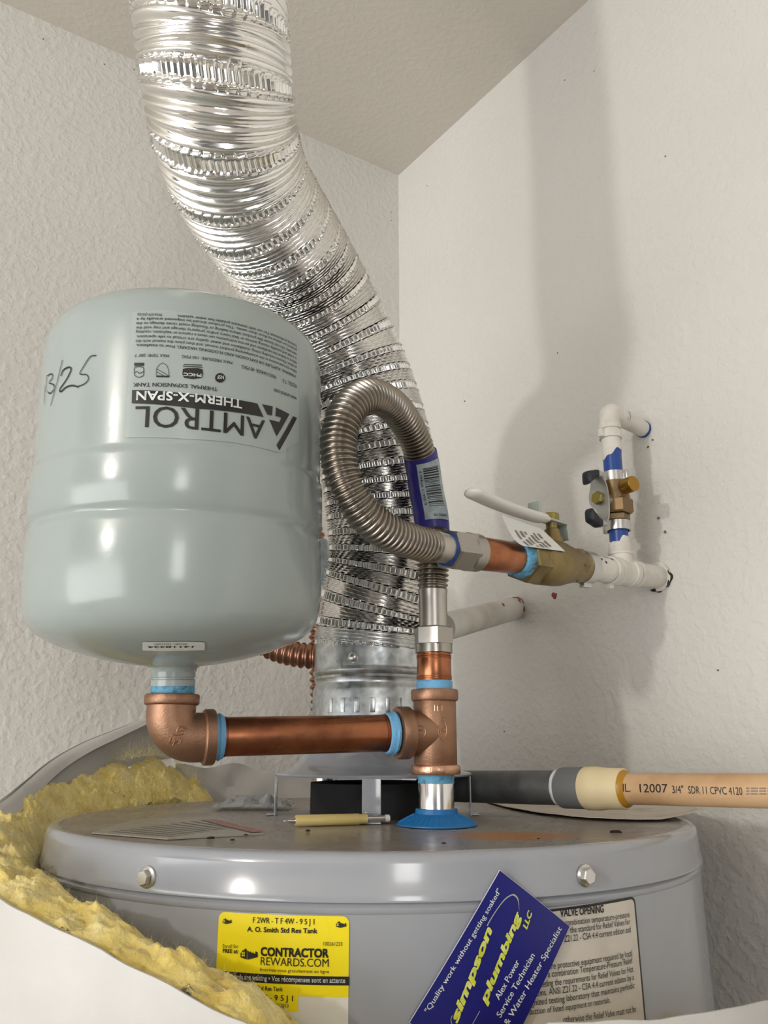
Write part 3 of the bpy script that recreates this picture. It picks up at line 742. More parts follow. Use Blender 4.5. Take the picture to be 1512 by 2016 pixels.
tee = thing('tee_fitting', 'bronze tee fitting standing on the chrome nipple', 'tee fitting', T0 - [0, 0, .0311])
V, F = lathe([(.0150, -.028), (.0163, -.026), (.0163, .026), (.0150, .028)], T0, up, 56); mesh('body', V, F, 'bronze', tee)
V, F = lathe([(.0160, .0), (.0163, .006), (.0163, .022), (.0160, .026)], T0, -dE, 56); mesh('branch', V, F, 'bronze', tee)
V, F = lathe([(.0160, .0225), (.0176, .0232), (.0182, .0245), (.0182, .0300), (.0176, .0315), (.0140, .0318)], T0, up, 56); mesh('collar', V, F, 'bronze', tee)
V, F = lathe([(.0140, -.0311), (.0180, -.0308), (.0186, -.0298), (.0186, -.0252), (.0180, -.0242), (.0160, -.0235)], T0, up, 56); mesh('collar', V, F, 'bronze_bright', tee)
V, F = lathe([(.0160, .0205), (.0184, .0212), (.0192, .0225), (.0192, .0300), (.0184, .0315), (.0140, .0318)], T0, -dE, 56); mesh('collar', V, F, 'bronze', tee)
# raised diamond, round mark and size on the face of the tee
tbv = [bvh(*lathe([(.0163, -.026), (.0163, .026)], T0, up, 56)), bvh(*lathe([(.0163, .0), (.0163, .026)], T0, -dE, 56))]
raised_on(tbv, [(873, 1412), (880, 1437), (872, 1460), (863, 1437), (873, 1412)], .0005, 'bronze', tee)
raised_on(tbv, [(828 + 10 * cos(a), 1441 + 12 * sin(a)) for a in np.linspace(0, 2 * pi, 20)], .0005, 'bronze', tee)
raised_on(tbv, smooth_pts([(869, 1447), (868, 1440), (876, 1440), (876, 1447)], 3), .0004, 'bronze', tee)
raised_on(tbv, smooth_pts([(869, 1434), (873, 1436), (873, 1430), (877, 1432)], 3), .0004, 'bronze', tee)
raised_on(tbv, [(824, 1446), (832, 1446), (832, 1439), (824, 1439)], .0004, 'bronze', tee)
raised_on(tbv, [(824, 1436), (832, 1436), (832, 1431)], .0004, 'bronze', tee)
raised_on(tbv, [(856, 1388), (856, 1400)], .0005, 'bronze_bright', tee); raised_on(tbv, [(862, 1400), (862, 1389), (870, 1389), (870, 1400)], .0005, 'bronze_bright', tee)

# chrome nipple with blue skirt on the heater
cn = thing('chrome_nipple', 'chrome plated nipple rising from the heater lid beneath the tee', 'pipe nipple', (TE[0], TE[1], ZT))
V, F = lathe([(.0133, ZT), (.0133, -.024), (.0126, -.0225), (.0126, -.018)], (TE[0], TE[1], 0), up, 48); mesh('pipe', V, F, 'chrome', cn)
V, F = lathe([(.0127, -.0265), (.0137, -.0262), (.0135, -.024), (.0139, -.022), (.0136, -.0195), (.0127, -.0195)], (TE[0], TE[1], 0), up, 48, wob=.02); mesh('thread_tape', V, F, 'tape_dirty', cn)
skp = [(.0300, ZT + .0003), (.0298, ZT + .0012), (.0240, ZT + .0042), (.0190, ZT + .0068), (.0158, ZT + .0082), (.0155, ZT + .0115), (.0134, ZT + .0118)]
V, F = lathe(skp, (TE[0], TE[1], 0), up, 64); sk = mesh('seal_skirt', V, F, 'blue_cap', cn)
for k in range(40):
    a = k * 2 * pi / 40; d = np.array([sin(a), -cos(a), 0]); base = np.array([TE[0], TE[1], 0])
    pt = Path([base + d * .0285 + up * (ZT + .0018), base + d * .024 + up * (ZT + .0044), base + d * .0170 + up * (ZT + .0078)], 4)
    V, F = tube(pt, np.linspace(0, pt.len, 5), lambda l, a_: .0004 + 0 * l, 6); mesh('rib', V, F, 'blue_cap', sk)

# vertical copper nipple above the tee
vn = thing('copper_nipple', 'short vertical copper nipple between tee and flexible connector', 'pipe nipple', (TE[0], TE[1], .042))
tb = (TE[0], TE[1], 0)
V, F = lathe([(.0128, .040), (.0128, .0495), (R34, .0510), (R34, .0665), (.0128, .068), (.0128, .074)], tb, up, 48); mesh('pipe', V, F, 'copper', vn)
for z in (.0505, .0520, .0665, .0682):
    V, F = ring(.0125, R34 + .0003, z - .0005, z + .0005, tb, up); mesh('thread', V, F, 'copper_dark', vn)
V, F = lathe([(.0130, .0422), (.0140, .0424), (.0142, .0445), (.0139, .0462), (.0142, .0478), (.0135, .0490)], tb, up, 56, wob=.02); mesh('thread_tape', V, F, 'tape', vn)

# ------------------------------------------------------------------ stainless flexible connector
Wp = on_wall(1297, 1136); Np = at(888, 1082, .622); dM = unit(Wp - Np); LM = np.linalg.norm(Wp - Np)
def m_at(px):
    lo_, hi_ = -.2, LM + .1
    for _ in range(40):
        m_ = (lo_ + hi_) / 2
        if to_px(Np + dM * m_)[0] < px: lo_ = m_
        else: hi_ = m_
    return lo_
hose = thing('flexible_connector', 'looped corrugated stainless steel water connector in front of the duct', 'connector hose', (TE[0], TE[1], .071))
hp_pts = [(TE[0], TE[1], .088), (TE[0], TE[1], .104), (TE[0], TE[1], .122), (.0395, .642, .150), (.0390, .643, .178), at(838, 962, .672), at(827, 895, .668), at(803, 838, .650), at(768, 795, .622), at(724, 779, .592),
          at(685, 807, .572), at(667, 862, .562), at(670, 918, .556), at(690, 972, .554), at(725, 1020, .560), at(772, 1052, .574), at(822, 1069, .594), at(862, 1077, .611), Np]
hp = Path(hp_pts, 18, 4)
Zs = lambda z: float(np.interp(z, hp.C[:60, 2], hp.L[:60]))
l0 = Zs(.120); l1 = hp.len - .021
V, F = tube(hp, np.concatenate([np.linspace(0, l0, 12)]), lambda l, a: .0112 + .0006 * np.clip((l - l0 + .006) / .006, 0, 1), 40); mesh('end_sleeve', V, F, 'steel_sleeve', hose)
npitch = round((l1 - l0) / .0041); rl = np.linspace(l0, l1, npitch * 11 + 1)
V, F = tube(hp, rl, lambda l, a: .0114 + .0016 * np.cos((l - l0) / (l1 - l0) * npitch * 2 * pi) * np.clip(np.minimum(l - l0, l1 - l) / .012 + .25, 0, 1) * np.sign(1), 48); mesh('corrugated_tube', V, F, 'steel', hose, sharp=80)
V, F = tube(hp, np.linspace(l1, hp.len, 10), lambda l, a: .0118 - .0006 * np.clip((l - l1) / .02, 0, 1), 40); mesh('end_sleeve', V, F, 'steel_sleeve', hose)
# nuts
j1 = hexprism(.0158, .0760, .0905, tb, up, .0012, .15); j2 = lathe([(.0138, .0700), (.0146, .0703), (.0146, .0768), (.0138, .0772)], tb, up, 48)
V, F = join(j1, j2); mesh('coupling_nut', V, F, 'nut_steel', hose, sharp=25)
ta, tb_, tc_ = m_at(888), m_at(916), m_at(938)
j1 = hexprism(.0165, m_at(880), tb_ + .004, Np, dM, .0014, .35); j2 = lathe([(.0145, tb_), (.0152, tb_ + .001), (.0152, tc_ - .001), (.0145, tc_)], Np, dM, 48)
V, F = join(j1, j2); mesh('coupling_nut', V, F, 'nut_steel', hose, sharp=25)
V, F = ring(.0108, .0128, m_at(880) - .0012, m_at(880) + .0006, Np, dM); mesh('gasket', V, F, 'pex_blue', hose)
# wrap-around label
def lab_l(py): 
    k = np.arange(len(hp.C)); ys = np.array([to_px(c)[1] for c in hp.C]); n = int(np.argmin(ys)); return float(np.interp(-py, -ys[:n], hp.L[:n]))
la, lb = lab_l(1046), lab_l(893)
V, F = tube(hp, np.linspace(la, lb, 26), lambda l, a: .0141 + .0002 * np.sin(a * 5 + l * 300), 48); wrap = mesh('wrap_label', V, F, 'hose_label_blue', hose, sharp=60); wrap['label'] = 'blue paper sleeve with barcode'
class TubeSurf:
    """printing along a bent tube: q = (angle*R, length)"""
    def __init__(s, path, R): s.p, s.R = path, R
    def put(s, q, off):
        q = np.asarray(q, float); o = np.argsort(q[:, 1]); P, E1, E2, T = s.p.frames(q[o, 1]); a = q[o, 0] / s.R; r = s.R + off
        V = np.zeros((len(q), 3)); V[o] = P + (np.sin(a)[:, None] * E1 - np.cos(a)[:, None] * E2) * r; return V
ts = TubeSurf(hp, .0143)
def tpatch(rects, m, off, name, parent=wrap):
    V, F = join(*[(np.array([(x0, y0), (x1, y0), (x1, y1), (x0, y1)]), [[0, 1, 2, 3]]) for x0, x1, y0, y1 in rects]); V, F = refine(V, F, .003); mesh(name, ts.put(V, off), F, m, parent, smooth=False)
LL = lb - la
tpatch([(-.0062, .0185, la + LL * .10, lb - LL * .08)], 'hose_label_grey', .0003, 'barcode_panel')
bars = []; y = la + LL * .27
random.seed(3)
while y < lb - LL * .16:
    w = random.choice((.0005, .0005, .0009, .0014)); bars.append((-.0015, .0125, y, y + w)); y += w + random.choice((.0005, .0008, .0011))
tpatch(bars, 'ink', .0006, 'barcode')
V2, F2, w2 = text2d('0 26613 97442 8'); Q = np.stack([-.0028 - V2[:, 1] * .0018, la + LL * .30 + V2[:, 0] / w2 * LL * .5], -1); mesh('barcode_number', ts.put(Q, .0006), F2, 'ink', wrap, smooth=False)
V2, F2, w2 = text2d('SKU 524609942'); Q = np.stack([.001 + V2[:, 0] / w2 * .013, la + LL * .135 + V2[:, 1] * .0022], -1); mesh('sku_number', ts.put(Q, .0006), F2, 'ink', wrap, smooth=False)

# ------------------------------------------------------------------ main shut-off valve run to the right wall
cp = thing('copper_stub', 'copper nipple between the hose nut and the brass ball valve', 'pipe nipple', Np + dM * tc_)
t0, t1 = tc_ - .004, m_at(1022)
V, F = lathe([(.0128, t0), (R34, t0 + .002), (R34, t1 - .004), (.0128, t1 - .002), (.0128, t1 + .01)], Np, dM, 48); mesh('pipe', V, F, 'copper', cp)
V, F = lathe([(.0133, t1 - .0065), (.0152, t1 - .005), (.0158, t1 - .001), (.0166, t1 + .0025), (.0162, t1 + .005), (.013, t1 + .006)], Np, dM, 56, wob=.05); mesh('thread_tape', V, F, 'tape_dirty', cp)
bv = thing('ball_valve', 'olive brass ball valve with white lever on the water supply line', 'ball valve', Np + dM * m_at(1090))
v0, v1, v2, v3, v4 = t1 + .003, m_at(1056), m_at(1098), m_at(1128), m_at(1150)
V, F = hexprism(.0206, v0, v1, Np, dM, .0016, .5); mesh('end_cap', V, F, 'brass', bv, sharp=25)
V, F = lathe([(.0180, v1 - .004), (.0196, v1 - .002), (.0203, v1 + .001), (.0203, v2 - .006), (.0196, v2 + .001), (.0178, v2 + .008), (.0160, v3 - .004), (.0150, v3), (.0146, v4)], Np, dM, 56); mesh('body', V, F, 'brass', bv)
V, F = hexprism(.0172, v3 - .006, v3 + .004, Np, dM, .0012, .2); mesh('hex_collar', V, F, 'brass_dark', bv, sharp=25)
S0 = Np + dM * m_at(1090)
V, F = lathe([(.0095, 0), (.0095, .021), (.0075, .024), (.0065, .030), (.005, .031), (.005, .043)], S0, up, 28); mesh('stem', V, F, 'brass', bv)
side = unit(np.cross(dM, up)); fl = unit(np.array([dM[0], dM[1], 0]))
# zinc handle bracket, white sleeve
br_a = S0 + up * .0375
V1 = box(br_a - fl * .004, fl, side, up, .040, .013, .0022, .0006); V2 = box(br_a + fl * .0165 - up * .007, fl, side, up, .0022, .013, .016, .0006); V3 = box(br_a - fl * .0235 + up * .0065, unit(fl - up * .2), side, up, .0022, .013, .014, .0006)
V, F = join(V1, V2, V3); mesh('handle_bracket', V, F, 'zinc_green', bv)
V, F = hexprism(.0072, .0385, .0450, S0, up, .0006, .3); mesh('stem_nut', V, F, 'brass_nut', bv, sharp=25)
hA = at(1070, 1022, .705); hB = at(922, 970, .640)
hpth = Path([hA + fl * .004, hA, hA * .72 + hB * .28 - up * .001, hA * .4 + hB * .6 - up * .001, hA * .12 + hB * .88 + up * .0005, hB + up * .002], 10)
ll = np.linspace(0, hpth.len, 50); Pp, E1, E2, T = hpth.frames(ll)
Vv = []
nseg = 20
for i, l in enumerate(ll):
    e = min(1, math.sqrt(max(0, 1 - max(0, (l - hpth.len + .008) / .008) ** 2)) + .05) * min(1, .6 + l / .02)
    sd2 = unit(np.cross(T[i], up)); u2 = np.cross(sd2, T[i])
    for k in range(nseg): a = 2 * pi * k / nseg; Vv.append(Pp[i] + sd2 * cos(a) * .0085 * e + u2 * sin(a) * .0042 * e)
Fv = [[i * nseg + k, i * nseg + (k + 1) % nseg, (i + 1) * nseg + (k + 1) % nseg, (i + 1) * nseg + k] for i in range(49) for k in range(nseg)] + [list(range(nseg))[::-1], [49 * nseg + k for k in range(nseg)]]
mesh('lever', Vv, Fv, 'lever', bv)
# curled paper tag under the lever
TA, TB, TCc, TD = at(987, 1014, .655), at(1030, 1075, .655), at(1112, 1086, .690), at(1066, 1042, .695)
def tagf(u, v): 
    A = TA * (1 - u) + TD * u; B = TB * (1 - u) + TCc * u; q = A * (1 - v) + B * v
    return q + up * (-.010 * sin(pi * min(1, v * 1.0)) * (1 - u) * .55) - side * .0 
V, F = grid(tagf, 14, 10); V2, F2 = thicken(V, F, .0004); tg = mesh('paper_tag', V2, F2, 'tag', bv)
LV = []; LF = []
for k in range(6):
    u0 = .14 + k * .11
    for (va, vb) in ((.30, .93),):
        n0 = len(LV); A = tagf(u0, va); B = tagf(u0, vb); A2 = tagf(u0 + .035, va); B2 = tagf(u0 + .035, vb); nn_ = -unit(np.cross(B - A, A2 - A)); nn_ = nn_ if np.dot(nn_, A) < 0 else -nn_
        m2 = [tagf(u0, (va * (1 - s) + vb * s)) for s in np.linspace(0, 1, 8)]; m3 = [tagf(u0 + .04 + .02 * (k % 2), (va * (1 - s) + vb * s)) for s in np.linspace(0, 1, 8)]
        for s in range(8): LV += [m2[s] + nn_ * .0009, m3[s] + nn_ * .0009]
        LF += [[n0 + 2 * s, n0 + 2 * s + 2, n0 + 2 * s + 3, n0 + 2 * s + 1] for s in range(7) if (s + k) % 4 != 3]
mesh('tag_print', LV, LF, 'faded_print', tg, smooth=False)

def jag_sleeve(r, t0f, t1f, P0, axis, seg=56, rows_=8):
    """paint film with ragged ends; t0f/t1f are functions of angle"""
    e1, e2, w = frame(axis); V = []; F = []
    for i in range(rows_):
        for j in range(seg):
            a = 2 * pi * j / seg; t = t0f(a) + (t1f(a) - t0f(a)) * i / (rows_ - 1); V.append(np.asarray(P0) + (e1 * sin(a) - e2 * cos(a)) * r + w * t)
    for i in range(rows_ - 1):
        for j in range(seg): F.append([i * seg + j, i * seg + (j + 1) % seg, (i + 1) * seg + (j + 1) % seg, (i + 1) * seg + j])
    return V, F
def crimp(P0, axis, t0, t1, r, m, parent, ear=None, name='crimp_ring'):
    V1 = ring(r - .0016, r, t0, t1, P0, axis); parts = [V1]
    if ear is not None:
        e = unit(ear); w = unit(axis); parts.append(box(np.asarray(P0) + w * (t0 + t1) / 2 + e * (r + .0016), e, np.cross(w, e), w, .0045, .0055, t1 - t0, .0008))
    V, F = join(*parts); mesh(name, V, F, m, parent, sharp=30)
# painted pipe and tee to the wall
mp_ = thing('painted_tee', 'white painted supply pipe and tee entering the right wall', 'pipe', Wp)
p0, p1 = m_at(1140), LM + .02
V, F = lathe([(.0118, p0), (.0118, p1)], Np, dM, 40); mesh('pipe', V, F, 'white_paint', mp_)
crimp(Np, dM, m_at(1143), m_at(1159), .0152, 'chrome_dull', mp_, ear=-up + side * .0)
tt = m_at(1224)
V, F = lathe([(.0126, tt - .017), (.0138, tt - .0165), (.0138, tt - .009), (.0128, tt - .008), (.0128, tt + .008), (.0138, tt + .009), (.0138, tt + .0165), (.0126, tt + .017)], Np, dM, 44); mesh('tee_body', V, F, 'white_paint', mp_)
crimp(Np, dM, tt - .0245, tt - .0175, .0136, 'white_paint', mp_, ear=-up - side * .1); crimp(Np, dM, tt + .018, tt + .024, .0136, 'white_paint', mp_)
Bp = Np + dM * tt
V, F = lathe([(.0100, .004), (.0108, .012), (.0108, .0165), (.0118, .0170), (.0118, .0188), (.0098, .0192), (.0098, .022)], Bp, up, 36); mesh('branch', V, F, 'white_paint', mp_)
V, F = ring(.0115, .0150, LM - .0045, LM + .001, Np, dM, 30); mesh('wall_seal', V, F, 'white_paint', mp_)
for k, (a0, a1, t_) in enumerate(((-.3, 1.0, LM - .0035), (1.5, 2.3, LM - .003))):
    e1, e2, w = frame(dM); pts = [Np + dM * (t_ + .001 * sin(5 * a)) + (e1 * sin(a) - e2 * cos(a)) * (.0145 + .0008 * sin(9 * a)) for a in np.linspace(a0, a1, 12)]
    pt = Path(pts, 4); V, F = tube(pt, np.linspace(0, pt.len, 24), lambda l, a: .0016 * np.sin(np.clip(l / pt.len, .04, .96) * pi) + .0003, 10); mesh('paint_gap', V, F, 'black', mp_)
def chip(surf_P, axis, r, t, a, s, m, parent):
    e1, e2, w = frame(axis); pts = []
    for k in range(9):
        b = 2 * pi * k / 9; rr = s * (.55 + .8 * random.random()); aa = a + rr * sin(b) / r; tt_ = t + rr * 1.3 * cos(b); pts.append(np.asarray(surf_P) + (e1 * sin(aa) - e2 * cos(aa)) * (r + .0003) + w * tt_)
    mesh('paint_chip', pts, [list(range(9))], m, parent, smooth=False)
for t_, a, s in ((m_at(1168), -.6, .0018), (m_at(1174), -.3, .0014), (m_at(1188), -1.1, .0022), (m_at(1163), -1.0, .0012), (m_at(1193), -.8, .0014)): chip(Np, dM, .0118, t_, a, s, 'black', mp_)

# ------------------------------------------------------------------ bypass with small drain valve
Ztop = on_wall(1268, 846)[2]
bypass = thing('bypass_pipe', 'blue plastic pipe under peeling white paint looping back into the wall', 'pipe', Bp + up * .02)
zA, zB = .018, Ztop - Bp[2]
V, F = lathe([(.0092, zA), (.0092, zB - .014)], Bp, up, 32); mesh('pipe', V, F, 'pex_blue', bypass)
def z_of(py):
    lo_, hi_ = 0, .3
    for _ in range(40):
        m_ = (lo_ + hi_) / 2
        if to_px(Bp + up * m_)[1] > py: lo_ = m_
        else: hi_ = m_
    return lo_
zl, zu = z_of(1070), z_of(900)
V, F = jag_sleeve(.0096, lambda a: zA, lambda a: zl + .004 * sin(a + 1.2) + .003 * sin(3 * a) + .0012 * sin(7 * a + 1), Bp, up); mesh('paint_film', V, F, 'white_paint', bypass)
V, F = jag_sleeve(.0096, lambda a: zu - .005 * cos(a - .6) * -1 + .0025 * sin(2 * a) + .0012 * sin(6 * a), lambda a: zB - .010, Bp, up); mesh('paint_film', V, F, 'white_paint', bypass)
crimp(Bp, up, zB - .030, zB - .022, .0114, 'white_paint', bypass, ear=-fl - .2 * side)
V, F = lathe([(.0098, zA), (.0107, zA + .001), (.0107, zA + .010), (.0096, zA + .011)], Bp, up, 32); mesh('socket', V, F, 'white_paint', bypass)
Wt = on_wall(1268, 846); Et = Bp + up * zB; dT = unit(Wt - Et); LT = np.linalg.norm(Wt - Et)
pts = [Et - up * .020, Et - up * .012] + [Et - up * .008 + dT * .008 - dT * .008 * cos(t) + up * .008 * sin(t) for t in np.linspace(0, pi / 2, 7)] + [Et + dT * .014, Et + dT * .020]
pt = Path(pts, 6); V, F = tube(pt, np.linspace(0, pt.len, 40), lambda l, a: .0103 + .0006 * (np.minimum(l, pt.len - l) < .006), 32); mesh('elbow', V, F, 'white_paint', bypass)
V, F = lathe([(.0096, .016), (.0104, .017), (.0104, .023), (.0090, .024), (.0086, LT + .01)], Et, dT, 32); mesh('wall_pipe', V, F, 'white_paint', bypass)
V, F = ring(.0084, .0092, LT - .0045, LT - .0005, Et, dT); mesh('blue_edge', V, F, 'pex_blue', bypass)
V, F = ring(.0038, .0048, -.0007, .0007, Et + dT * .024 + side * -.0 - np.cross(dT, up) * -.0098, np.cross(dT, up), 18); mesh('clip_loop', V, F, 'white_paint', bypass)

dv = thing('drain_valve', 'small brown brass valve with winged lever on the bypass pipe', 'valve', Bp + up * z_of(1040))
zr0, zr1, zr2, zr3 = z_of(1046), z_of(1026), z_of(950), z_of(932)
crimp(Bp, up, zr0, zr1 - .001, .0122, 'chrome_dull', dv, ear=unit(-side)); crimp(Bp, up, zr2, zr3, .0122, 'chrome_dull', dv, ear=unit(side))
V, F = lathe([(.0088, zr1 - .003), (.0088, zr1 + .002)], Bp, up, 28); mesh('lower_neck', V, F, 'brass_dark', dv)
V, F = hexprism(.0122, zr1 - .0005, zr1 + .0065, Bp, up, .001, .3); mesh('hex_nut', V, F, 'brass_dark', dv, sharp=25)
V, F = hexprism(.0162, zr1 + .0065, zr1 + .0215, Bp, up, .0016, .12); mesh('body', V, F, 'brass_dark', dv, sharp=25)
V, F = lathe([(.0140, zr1 + .020), (.0138, zr1 + .024), (.0128, zr1 + .029), (.0122, zr1 + .034), (.0122, zr2 + .001)], Bp, up, 28); mesh('upper_body', V, F, 'brass_dark', dv)
zm = (zr1 + zr2) / 2 - .001
nW = np.array([nR[0], nR[1], 0]); uW = np.array([uR[0], uR[1], 0])
Sv = Bp + up * zm
V, F = lathe([(.0065, .008), (.0065, .022), (.0050, .023), (.0050, .029)], Sv, -nW, 24); mesh('stem', V, F, 'zinc', dv)
V, F = hexprism(.0066, .026, .030, Sv, -nW, .0006); mesh('stem_nut', V, F, 'brass_nut', dv, sharp=25)
# lever plate: outline in (u = along wall, z)
outl = smooth_pts([(-.007, .021), (.002, .022), (.007, .014), (.009, .004), (.009, -.010), (.007, -.021), (.000, -.024), (-.002, -.018), (-.004, -.010), (-.010, -.004), (-.011, .004), (-.009, .012), (-.007, .021)], 4)[:-1]
n = len(outl); outl = [(x * 1.15, z * 1.1) for x, z in outl]; c_ = Sv - nW * .0240
V = [c_ + uW * x + up * z - nW * .0009 for x, z in outl] + [c_ + uW * x + up * z + nW * .0009 for x, z in outl]
F = [list(range(n))[::-1], [n + i for i in range(n)]] + [[i, (i + 1) % n, n + (i + 1) % n, n + i] for i in range(n)]
V, F = fixn(V, F); mesh('lever_plate', V, F, 'zinc', dv)
for sgn, zz in ((1, .0235), (-1, -.0255)):
    gA = c_ + up * zz; pt = Path([gA + nW * .001, gA - nW * .006 + up * sgn * .001, gA - nW * .012 + up * sgn * -.001 * 1, gA - nW * .019 - up * sgn * .003], 8)
    ll = np.linspace(0, pt.len, 22); Pp, E1, E2, T = pt.frames(ll); Vv = []
    for i in range(22):
        s = i / 21; hh = (.0032 + .0042 * s ** 1.6) * min(1, (1 - s) * 8 + .35); ww = .0058 * min(1, (1 - s) * 8 + .4)
        for k in range(16): a = 2 * pi * k / 16; ca, sa = cos(a), sin(a); Vv.append(Pp[i] + uW * np.sign(ca) * abs(ca) ** .5 * ww + up * (np.sign(sa) * abs(sa) ** .5 * hh - sgn * hh * .5 * s))
    Fv = [[i * 16 + k, i * 16 + (k + 1) % 16, (i + 1) * 16 + (k + 1) % 16, (i + 1) * 16 + k] for i in range(21) for k in range(16)]
    cut = 6 * 16
    Vg, Fg = np.array(Vv), [f for f in Fv if min(f) >= cut]; mesh('grip', *fixn(Vg, Fg + [[21 * 16 + k for k in range(16)]]), 'grip', dv)
    mesh('grip_neck', *fixn(Vg * 1.0, [f for f in Fv if max(f) < cut + 17]), 'zinc', dv)
cz = Bp + up * (zr2 - .008); cdir = unit(uW * .9 + nW * -.1)
V, F = lathe([(.004, .008), (.004, .0135)], cz, cdir, 24); mesh('drain_stub', V, F, 'brass_cap', dv)
V, F = lathe([(.0070, .0130), (.0077, .0136), (.0077, .0250), (.0070, .0256)], cz, cdir, 36); mesh('drain_cap', V, F, 'brass_cap', dv)

# ------------------------------------------------------------------ hot side: white pipe and copper flexible connector behind the duct
Ws = on_wall(1015, 1197); Hs = at(880, 1233, .800)
hotp = thing('hot_pipe', 'white painted pipe with red chips entering the wall behind the duct', 'pipe', Ws)
dH = unit(Ws - Hs); LH = np.linalg.norm(Ws - Hs)
V, F = lathe([(.0138, -.012), (.0138, LH + .01)], Hs, dH, 40); mesh('pipe', V, F, 'white_paint', hotp)
for t_, a, s in ((LH - .010, -.9, .0035), (LH - .004, -.6, .0045), (LH - .014, -.3, .0024), (LH - .008, .5, .0035), (LH - .075, -.3, .0024), (LH - .004, -.1, .0035)): chip(Hs, dH, .0138, t_, a, s, 'red_chip', hotp)
wall_spot(1092, 1173, .0038, True, 'red_chip', 'paint_drip')
cf = thing('copper_connector', 'ribbed copper flexible connector half hidden behind tank and duct', 'connector hose', (-.062, .848, ZT))
hot = np.array([-.058, .842])
cp_pts = [(hot[0], hot[1], ZT + .05), (hot[0] - .002, hot[1], .02), (-.064, .842, .08), (-.066, .842, .14), (-.070, .842, .19), (-.084, .846, .235), (-.115, .850, .25), (-.145, .850, .22), (-.155, .846, .17), (-.145, .838, .125), (-.12, .830, .100), (-.085, .818, .088), (-.05, .812, .086), (-.01, .812, .088), (.03, .812, .098), tuple(Hs - dH * .010)]
cpth = Path(cp_pts, 14, 3); npit = round(cpth.len / .0072)
V, F = tube(cpth, np.linspace(0, cpth.len, npit * 9), lambda l, a: .0115 + .0014 * np.cos(l / cpth.len * npit * 2 * pi), 36); mesh('corrugated_tube', V, F, 'copper_flex', cf, sharp=80)
la2 = np.linspace(cpth.len * .235, cpth.len * .33, 14)
V, F = tube(cpth, la2, lambda l, a: .0140 + 0 * l, 32); wl2 = mesh('wrap_label', V, F, 'hose_label_grey', cf)
V, F = tube(cpth, np.linspace(cpth.len * .225, cpth.len * .24, 5), lambda l, a: .0142 + 0 * l, 32); mesh('label_band', V, F, 'hose_label_blue', wl2)
hn = thing('hot_nipple', 'chrome nipple behind the flue collar on the heater lid', 'pipe nipple', (hot[0], hot[1], ZT))
V, F = lathe([(.0133, ZT), (.0133, ZT + .06)], (hot[0], hot[1], 0), up, 40); mesh('pipe', V, F, 'chrome', hn)
V, F = hexprism(.0155, ZT + .045, ZT + .062, (hot[0], hot[1], 0), up); mesh('nut', V, F, 'nut_steel', hn, sharp=25)

# ------------------------------------------------------------------ relief pipe: grey steel, grey union, cream adapter, tan plastic pipe
zR = -.0300
RA = on_z(905, 1548, -.034); RB = on_z(1450, 1556, -.0285); dR = unit(RB - RA)
def r_at(px):
    lo_, hi_ = -.1, .8
    for _ in range(40):
        m_ = (lo_ + hi_) / 2
        if to_px(RA + dR * m_)[0] < px: lo_ = m_
        else: hi_ = m_
    return lo_
rp = thing('relief_pipe', 'dark grey steel relief pipe lying low behind the hood', 'pipe', RA + [0, 0, -.014])
g0, g1 = r_at(905) - .02, r_at(1108)
V, F = lathe([(.0134, g0), (.0134, g1 + .008)], RA, dR, 44); mesh('pipe', V, F, 'iron', rp)
pts = [RA + dR * (g0 + .004), RA + dR * (g0 - .006)] + [RA + dR * (g0 - .010) - dR * .010 * sin(t) - up * .010 * (1 - cos(t)) for t in np.linspace(.2, pi / 2, 6)] + [np.array([*(RA + dR * (g0 - .020))[:2], ZT])]
pt = Path(pts, 6); V, F = tube(pt, np.linspace(0, pt.len, 30), lambda l, a: .0150 + 0 * l, 32); mesh('elbow', V, F, 'iron', rp)
un = thing('pipe_union', 'grey plastic coupling with white thread tape beside the cream adapter', 'coupling', RA + dR * g1 + [0, 0, -.016])
g2, g3, g4 = r_at(1160), r_at(1196), r_at(1232)
V, F = lathe([(.0135, g1 - .001), (.0152, g1), (.0156, g1 + .002), (.0156, g2 - .002), (.0150, g2), (.0135, g2)], RA, dR, 48); mesh('sleeve', V, F, 'pvc_grey', un)
V, F = lathe([(.0134, g1 - .004), (.0140, g1 - .0035), (.0150, g1 - .0005), (.0153, g1 + .0008), (.0150, g1 + .002), (.0140, g1 + .003)], RA, dR, 44, wob=.04); mesh('thread_tape', V, F, 'white_print', un)
ca = thing('cpvc_adapter', 'cream plastic adapter at the end of the tan pipe', 'adapter', RA + dR * g2 + [0, 0, -.016])
V, F = lathe([(.0120, g2 - .004), (.0150, g2 - .003), (.0162, g2 - .001), (.0162, g2 + (g3 - g2) * .55), (.0156, g2 + (g3 - g2) * .8), (.0152, g3), (.0148, g4 - .001), (.0142, g4), (.0112, g4)], RA, dR, 52); mesh('body', V, F, 'cpvc_cream', ca)
tp = thing('cpvc_pipe', 'tan plastic pipe with black printing running off to the right', 'pipe', RA + dR * g4 + [0, 0, -.012])
V, F = lathe([(.0112, g3), (.0112, g4 + .45)], RA, dR, 48); mesh('pipe', V, F, 'cpvc', tp)
V, F = lathe([(.0112, g4 - .003), (.0138, g4 - .001), (.0136, g4 + .0006), (.0120, g4 + .003), (.0112, g4 + .0042)], RA, dR, 44, wob=.02); mesh('primer_ring', V, F, 'primer', tp)
psurf = Rev(RA, [(.0112, -.05), (.0112, .8)], axis=dR)
cr_p = lambda x, y: (1190 + x / 4.696, 1490 + y / 4.696)
p = Print(psurf, .003, cr_p)
p.line('DIL.', (115, 322), (243, 322), 62, .004); p.line('12007', (330, 327), (588, 330), 66, .004); p.line('3/4"', (630, 335), (736, 336), 60); p.line('SDR 11 CPVC 4120', (780, 338), (1280, 352), 62, .0)
